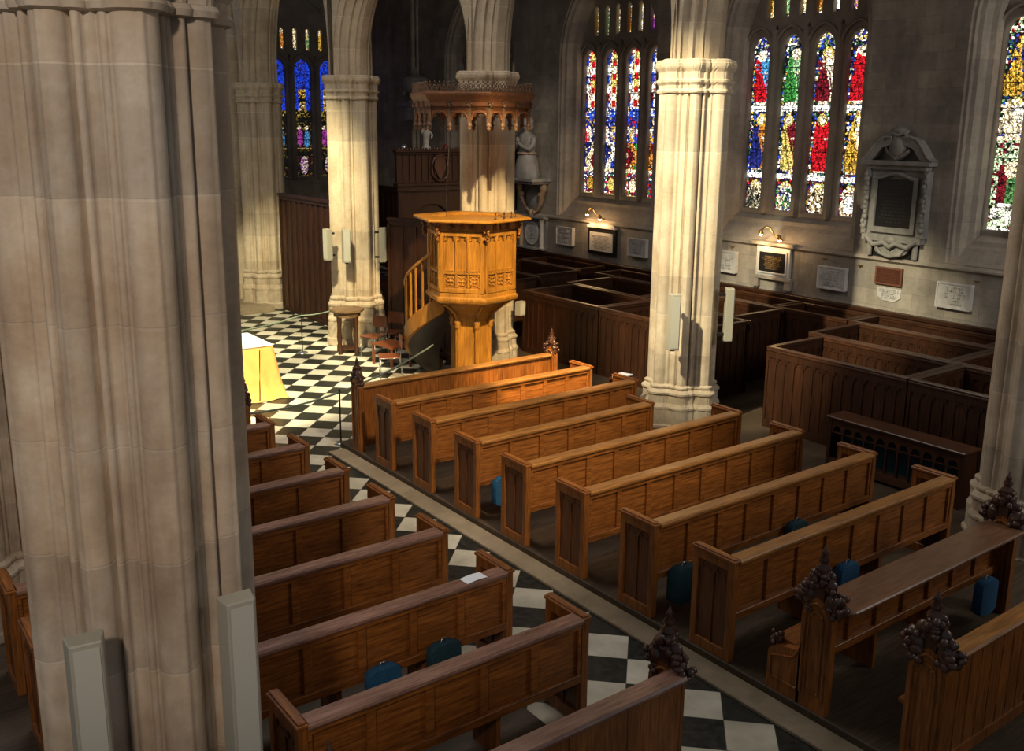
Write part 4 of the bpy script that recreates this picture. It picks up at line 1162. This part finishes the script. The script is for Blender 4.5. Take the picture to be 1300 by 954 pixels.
def statue():
    yc=20.48; r=empty('kneeling_statue',(WX,yc,3.30),0,'grey stone effigy of a robed person praying on a wall ledge','statue')
    # body: continuous robed bust with head, praying hands
    m=MB()
    prof=[(.36,0.06,.30),(.37,.15,.32),(.33,.35,.30),(.28,.55,.26),(.22,.68,.21),(.22,.80,.21),(.26,.95,.24),(.27,1.08,.22),(.20,1.18,.18),(.085,1.24,.09),(.075,1.30,.08),(.12,1.36,.12),(.13,1.44,.135),(.12,1.53,.13),(.07,1.60,.08),(.01,1.63,.01)]
    rg=[]
    for w,z,d in prof:
        rg.append([(-.30+d*math.cos(t)*1.0,w*math.sin(t)*(1+.05*math.sin(7*t)*(z<.7)),z) for t in [2*PI*j/28 for j in range(28)]])
    m.rings(rg); m.ball((-.43,0,1.42),.028,6,4,(1.2,.8,1.4)); m.ball((-.41,0,1.36),.03,6,4,(.8,1.2,.5))
    for s in (-1,1): m.ball((-.30,s*.13,1.43),.03,6,4,(.8,.5,1.2)); m.ball((-.41,s*.05,1.46),.016,5,4)
    m.build('body','greymarble',r)
    for s in (-1,1):
        a=MB(); a.tube([(-.30,s*.25,1.08),(-.34,s*.31,.92),(-.44,s*.27,.80),(-.56,s*.12,.88),(-.60,s*.035,.96)],.07,8,lambda t:.085-.045*t)
        a.build('arm','greymarble',r)
        h=MB(); h.ball((-.61,s*.02,1.0),.04,8,6,(.7,.5,1.0))
        for q in range(4): h.tube([(-.64+q*.022,s*.018,1.02),(-.645+q*.022,s*.014,1.08),(-.64+q*.022,s*.008,1.12-.01*abs(q-1))],.0095,5)
        h.tube([(-.60,s*.02,.99),(-.585,s*.03,1.03),(-.575,s*.028,1.06)],.011,5); h.build('hand','greymarble',r)
    hr=MB(); hr.ball((-.27,0,1.50),.145,12,8,(1,1.02,.95)); hr.ball((-.22,0,1.38),.12,10,6,(.8,1.05,1)); hr.build('hair','greymarble',r)
    b=MB(); b.tube([(-.30+.24*math.cos(t),.24*math.sin(t),.70) for t in [2*PI*i/20 for i in range(21)]],.03,6); b.build('belt','browncarv',r)
    l=MB(); l.box(-.62,0,-.66,.66,-.02,.06); l.box(-.55,0,-.58,.58,-.09,-.02); l.build('ledge','greymarble',r,bev=.01)
statue()
def cartouche():
    r=empty('carved_cartouche',(WX,20.48,2.36),0,'carved grey cartouche with tan supporters under the praying effigy','monument')
    m=MB(); m.ball((-.05,0,.45),.36,16,10,(.28,.85,1.0)); m.build('shield','greymarble',r)
    for s in (-1,1):
        k=MB(); k.tube([(-.12,s*.48,.82),(-.14,s*.52,.66),(-.13,s*.44,.5),(-.12,s*.38,.36),(-.1,s*.26,.2),(-.1,s*.12,.1)],.07,8,lambda t:.10-.06*t); k.ball((-.14,s*.5,.74),.12,8,6,(.8,1,1.1)); k.ball((-.14,s*.40,.56),.08,8,6); k.build('supporter','browncarv',r)
    h=MB(); h.ball((-.12,0,.08),.09,10,8,(1,.9,1.2)); h.ball((-.2,0,.07),.02,5,4); h.ball((-.12,.1,.1),.06,6,5,(.6,1.3,.8)); h.ball((-.12,-.1,.1),.06,6,5,(.6,1.3,.8)); h.build('cherub_head','browncarv',r)
cartouche()
def oval_memorial():
    r=empty('oval_memorial',(WX,20.5,1.50),0,'pale oval memorial between two small columns below the cartouche','memorial')
    MB().box(-.05,0,-.58,.58,0,.80).build('back_slab','greymarble',r)
    m=MB(); m.T=Matrix(((0,0,-1,-.04),(1,0,0,0),(0,1,0,.38),(0,0,0,1))); m.rings([[(rx*math.cos(t),ry*math.sin(t),z) for t in [2*PI*i/28 for i in range(28)]] for rx,ry,z in ((.30,.31,0),(.30,.31,.05),(.28,.29,.06),(.26,.27,.05))],smooth=False); m.build('oval_tablet','marble',r)
    t=MB(); text_rows(t,-.09,-.17,.17,.22,.56,6,91,.003,.5); t.build('lettering','inscr',r)
    for s in (-1,1):
        c=MB(); c.lathe([(.07,0.02),(.05,.06),(.065,.2),(.05,.6),(.07,.72),(.08,.78)],(-.10,s*.44,0),10); c.build('column','browncarv' if s>0 else 'marble',r)
    MB().box(-.20,0,-.64,.64,.80,.86).build('cornice','greymarble',r,bev=.008); MB().box(-.16,0,-.56,.56,-.04,.02).build('sill','greymarble',r,bev=.008)
oval_memorial()
def urn():
    r=empty('urn_monument',(15.7,26.1,5.35),0,'dark carved urn monument on the grey wall left of the canopy','monument')
    m=MB(); m.lathe([(.25,0),(.25,.06),(.10,.12),(.12,.2),(.34,.38),(.40,.55),(.36,.66),(.40,.70),(.30,.76),(.12,.84),(.05,.9),(.07,.98),(.01,1.06)],(0,0,0),14)
    for s in (-1,1): m.tube([(0,s*.38,.6),(0,s*.55,.62),(0,s*.52,.42),(0,s*.34,.35)],.04,6); m.ball((-.2,s*.25,.3),.12,7,5)
    m.build('urn','greymarble',r)
    b=MB(); b.box(-.3,.3,-.7,.7,-.10,0); b.prism([(-.55,-.10),(.55,-.10),(.3,-.5),(-.3,-.5)],-.2,.3,'x'); b.build('wall_bracket','greymarble',r)
urn()
# small wall vents / hooks
for y,z in ((13.6,2.24),(11.3,2.24),(10.5,2.20),(8.25,2.20)):
    m=MB(); m.tube([(0,0,0),(-.06,.01,0),(-.09,.03,.015)],.014,6); m.lathe([(.03,-.01),(.03,.01)],(-.01,0,0),8)
    o=m.build('wall_hook','brass',None,loc=(WX,y,z)); tag(o,'small metal hook on the wall %s'%{13.6:'above the plaque right of the lit pillar',11.3:'above the plaque beside the brown plaque',10.5:'left of the brown bronze plaque',8.25:'at the upper right of the far right plaque'}[y],'hook')

# ------------------------------------------------------------------ loudspeakers on piers
def speaker(x,y,z0,z1,label,rz,w=.19,d=.13):
    r=empty('column_loudspeaker',(x,y,z0),rz,label,'loudspeaker','column loudspeakers on the pillars'); h=z1-z0
    m=MB(); m.prism([(-w/2,0),(-w/2+.02,-d),(w/2-.02,-d),(w/2,0)],0,h,'z'); m.build('case','greyplastic',r,bev=.008)
    g_=MB(); g_.box(-w/2+.035,w/2-.035,-d-.006,-d+.002,.03,h-.03); g_.build('grille','grille',r)
    b=MB(); b.box(-.03,.03,0,.10,.08,.12); b.box(-.03,.03,0,.10,h-.12,h-.08); b.box(-.03,.03,-.05,.02,-.03,.0); b.build('mounting_bracket','blackframe',r)
M['grille']=plain('putty_grille_cloth',(.46,.44,.36),.8,nz=.05,scale=200)
speaker(1.64,4.66,1.2,2.26,'tall putty loudspeaker on the right side of the huge foreground pillar',R(-2))
speaker(.90,4.72,1.2,2.24,'putty loudspeaker low on the left side of the huge foreground pillar',R(-8))
speaker(10.47,9.98,1.42,2.27,'putty loudspeaker on the left face of the lit central pillar',R(-30))
speaker(11.46,9.84,1.45,2.28,'putty loudspeaker jutting from the right side of the lit central pillar',R(50))
speaker(9.25,18.25,1.86,2.55,'putty loudspeaker on the front of the chancel pillar',R(-20))
speaker(9.98,18.12,1.83,2.56,'putty loudspeaker on the right side of the chancel pillar',R(50))
speaker(8.98,18.45,1.90,2.56,'putty loudspeaker edge on at the left side of the chancel pillar',R(-80))
speaker(11.12,14.72,1.10,1.38,'small putty loudspeaker on the pillar just below the pulpit drum',R(10))

# ------------------------------------------------------------------ chancel furniture
def altar():
    r=empty('altar_table',(5.55,16.15,0),0,'altar table under a golden yellow cloth with a white linen top','table')
    hx,hy=.88,.58
    n=160; rg=[]
    def rect(t,ex):
        # superellipse-ish rectangle perimeter
        a=2*PI*t; c,s=math.cos(a),math.sin(a); k=max(abs(c)/(hx+ex),abs(s)/(hy+ex)); return (c/k,s/k)
    for z,ex in ((.93,0),(.88,.012),(.6,.05),(.3,.10),(.05,.16),(.012,.20)):
        ring=[]
        for j in range(n):
            x,y=rect(j/n,ex); w=(1-z/.93)*.035*math.sin(j*2*PI*13/n+1)+(1-z/.93)*.02*math.sin(j*2*PI*29/n)
            l=math.hypot(x,y); ring.append((x*(1+w/l),y*(1+w/l),z))
        rg.append(ring)
    m=MB(); m.rings(rg[::-1]); o=m.build('yellow_frontal','yellow',r)
    w=MB(); w.box(-hx-.01,hx+.01,-hy-.012,hy+.012,.932,.948); w.build('white_top_cloth','whitecloth',r,bev=.004)
    b=MB(); b.tube([(hx-.25,-hy-.02,.88),(hx-.30,-hy-.09,.4),(hx-.36,-hy-.20,.03)],.008,5); b.build('fold_shade_strip','dark_z',r)  # dark strip drawn for the shade inside the cloth's corner slit
altar()
def octable():
    r=empty('octagonal_table',(9.06,17.92,0),0,'small old octagonal oak table against the chancel pillar','table')
    m=MB(); m.lathe([(.34,.88),(.36,.90),(.36,.93),(.34,.94)],(0,0,0),8,False,PI/8); m.lathe([(.28,.78),(.28,.88)],(0,0,0),8,False,PI/8); m.build('table_top','tabletop',r)
    for k in range(4):
        a=PI/8+k*PI/2; l=MB(); l.lathe([(.045,0),(.045,.12),(.03,.16),(.045,.3),(.03,.5),(.042,.7),(.05,.8)],(.24*math.cos(a),.24*math.sin(a),0),10); l.build('leg','dark_z',r)
    s=MB(); s.lathe([(.25,.08),(.25,.12)],(0,0,0),4,False,PI/8); s.build('stretcher','dark_x',r)
M['tabletop']=wood('old_table_top',(.12,.07,.035),(.26,.17,.09),.4,'x')
octable()
def chair(x,y,rz,label):
    r=empty('stacking_chair',(x,y,0),rz,label,'chair','plywood and steel chairs beside the chancel pillar')
    s=MB(); s.add([],[]); rg=[]
    vs=[];nx,ny=8,6
    s.box(-.20,.20,-.20,.20,.43,.445); s.build('seat','chairwood',r,bev=.006)
    b=MB(); n=8; pr=[]
    for i in range(n+1):
        u=-1+2*i/n; pr.append((u*.19,.20+.035*(1-u*u)))
    pr2=[(a,c+.012) for a,c in pr[::-1]]; b.prism(pr+pr2,.58,.82,'z'); b.build('backrest','chairwood',r)
    for sx in (-1,1):
        f=MB(); f.tube([(sx*.19,-.18,0),(sx*.19,-.17,.43),(sx*.19,.19,.43)],.010,6); f.build('leg','steel',r)
        f=MB(); f.tube([(sx*.19,.25,0),(sx*.19,.19,.43),(sx*.19,.225,.80)],.010,6); f.build('leg','steel',r)
    return r
C0=chair(9.33,17.30,R(-70),'plywood chair with steel legs touching the foot of the chancel pillar')
CH=[(9.84,17.45,R(-60),'plywood chair with its back to the dark aisle, second from the chancel pillar'),(9.90,16.85,R(-70),'plywood chair behind the low wooden table, third from the chancel pillar'),(8.72,15.55,R(-115),'plywood chair under the pulpit stair, nearest the pews')]
for x,y,rz,lab in CH:
    c=copy_tree(C0); c.location=(x,y,0); c.rotation_euler=(0,0,rz); c['label']=lab
def low_table():
    r=empty('low_table',(9.25,16.40,0),R(5),'low brown wooden table among the plywood chairs','table')
    MB().box(-.26,.26,-.36,.36,.42,.45).build('table_top','chairwood',r,bev=.005)
    for sx in (-.22,.22):
        for sy in (-.32,.32): MB().box(sx-.02,sx+.02,sy-.02,sy+.02,0,.42).build('leg','chairwood',r)
low_table()
def rope(pts,label,sag=.05):
    P=[Vector(p) for p in pts]; path=[]
    for a,b in zip(P[:-1],P[1:]):
        for i in range(12):
            t=i/12; q=a.lerp(b,t); q.z-=sag*4*t*(1-t); path.append(q)
    path.append(P[-1]); m=MB(); m.tube(path,.016,6)
    o=m.build('barrier_rope','rope'); tag(o,label,'rope')
rope([(5.0,17.3,.80),(6.59,17.62,.80),(8.25,18.4,.80),(9.02,18.42,.84)],'sage green barrier rope running from the chancel pillar behind the altar cloth',.03)
rope([(6.22,12.62,.80),(9.0,14.45,.82)],'sage green barrier rope from the pew front to the pulpit stem',.06)
rope([(4.68,12.35,.80),(6.22,12.62,.80)],'sage green barrier rope across the aisle below the altar cloth',.05)
def post(x,y,label):
    r=empty('rope_post',(x,y,0),0,label,'post','slim rope posts')
    MB().lathe([(.11,0),(.11,.012),(.02,.03)],(0,0,0),14).build('foot','steel',r); MB().lathe([(.012,.02),(.012,.80),(.02,.82),(.002,.86)],(0,0,0),8).build('pole','blackframe',r)
post(6.22,12.62,'slim dark rope post beside the foremost right finial'); post(8.25,18.4,'slim dark rope post left of the chancel pillar'); 
# plain dark chest in the shade of the chancel aisle
def chest():
    r=empty('dark_chest',(10.9,21.0,0),R(12),'dark chest in the shadow between the chancel pillars and the timber screen','chest')
    MB().box(-.7,.7,-.35,.35,.08,.95).build('body','dark_x',r,bev=.01); MB().box(-.74,.74,-.39,.39,.95,1.0).build('lid','dark_x',r,bev=.01)
    for sx in (-.62,.62):
        for sy in (-.28,.28): MB().box(sx-.05,sx+.05,sy-.05,sy+.05,0,.08).build('foot','dark_z',r)
chest()

# ------------------------------------------------------------------ light
w=bpy.data.worlds.new('World'); sc.world=w; w.use_nodes=True
bgn=w.node_tree.nodes['Background']; bgn.inputs[0].default_value=(.86,.90,1.0,1); bgn.inputs[1].default_value=.17
def spot(name,loc,tgt,power,deg,col=(1,.80,.52),blend=.5,size=.12):
    l=bpy.data.lights.new(name,'SPOT'); l.energy=power; l.spot_size=R(deg); l.spot_blend=blend; l.color=col; l.shadow_soft_size=size
    o=bpy.data.objects.new(name,l); COL.objects.link(o); o.location=loc; o.rotation_euler=(Vector(tgt)-Vector(loc)).to_track_quat('-Z','Y').to_euler()
def area(name,loc,tgt,power,sx,sy,col):
    l=bpy.data.lights.new(name,'AREA'); l.energy=power; l.shape='RECTANGLE'; l.size=sx; l.size_y=sy; l.color=col
    o=bpy.data.objects.new(name,l); COL.objects.link(o); o.location=loc; o.rotation_euler=(Vector(tgt)-Vector(loc)).to_track_quat('-Z','Y').to_euler()
spot('spot_pulpit',(6.6,4.8,10.2),(9.75,14.0,2.4),13000,19,(1,.76,.40),.5)
spot('spot_pillar',(3.0,8.6,9.8),(11.0,10.4,3.4),11000,28,(1,.90,.62),.6)
spot('spot_pews',(5.6,5.6,10.0),(9.0,11.3,1.0),21000,14,(1,.72,.36),.7)
spot('spot_chancel',(2.6,11.0,10.2),(6.0,16.8,0),16000,32,(1,.90,.58),.5)
spot('spot_far',(5.0,13.5,10.0),(8.9,20.8,1.2),9000,30,(1,.88,.54),.6)
spot('fill_spot_near_pillar',(-2.8,-1.2,7.6),(1.4,5.3,3.4),1250,34,(1,.86,.74),.7,.3)  # added unseen spot that lights the near pillar alone
spot('spot_nave',(5.2,-1.0,11.5),(7.4,10.3,.3),7200,25,(1,.84,.62),.9,.6)  # added broad spot, lifts the brightness of the right pew backs
spot('spot_nave',(0.0,15.5,10.5),(3.6,8.2,.5),2600,30,(1,.93,.92),.9,.6)
spot('fill_spot_screen',(12.2,12.5,9.5),(14.2,21.4,3.2),1500,36,(1,.84,.66),.8,.3)  # added low spot that brightens the timber screen and the effigy
area('nave_fill',(5.0,12.0,12.5),(7.4,11.0,0),480,3,8,(1,.93,.84))  # added area fill over the nave, in place of unseen clerestory light
area('aisle_fill',(13.6,-1.6,6.8),(16.0,14,4.8),330,3,4,(1,.95,.88))  # added area fill to brighten the south wall; no west window is built
for y in (12.42,17.80):
    for dy in (.30,-.17):
        l=bpy.data.lights.new('picture_lamp_light','POINT'); l.energy=11; l.color=(1,.62,.28); l.shadow_soft_size=.04
        o=bpy.data.objects.new('picture_lamp_light',l); COL.objects.link(o); o.location=(WX-.28,y+dy,2.46)

vs=sc.view_settings; vs.view_transform='Standard'; vs.look='None'; vs.exposure=0; vs.gamma=1; vs.use_curve_mapping=False
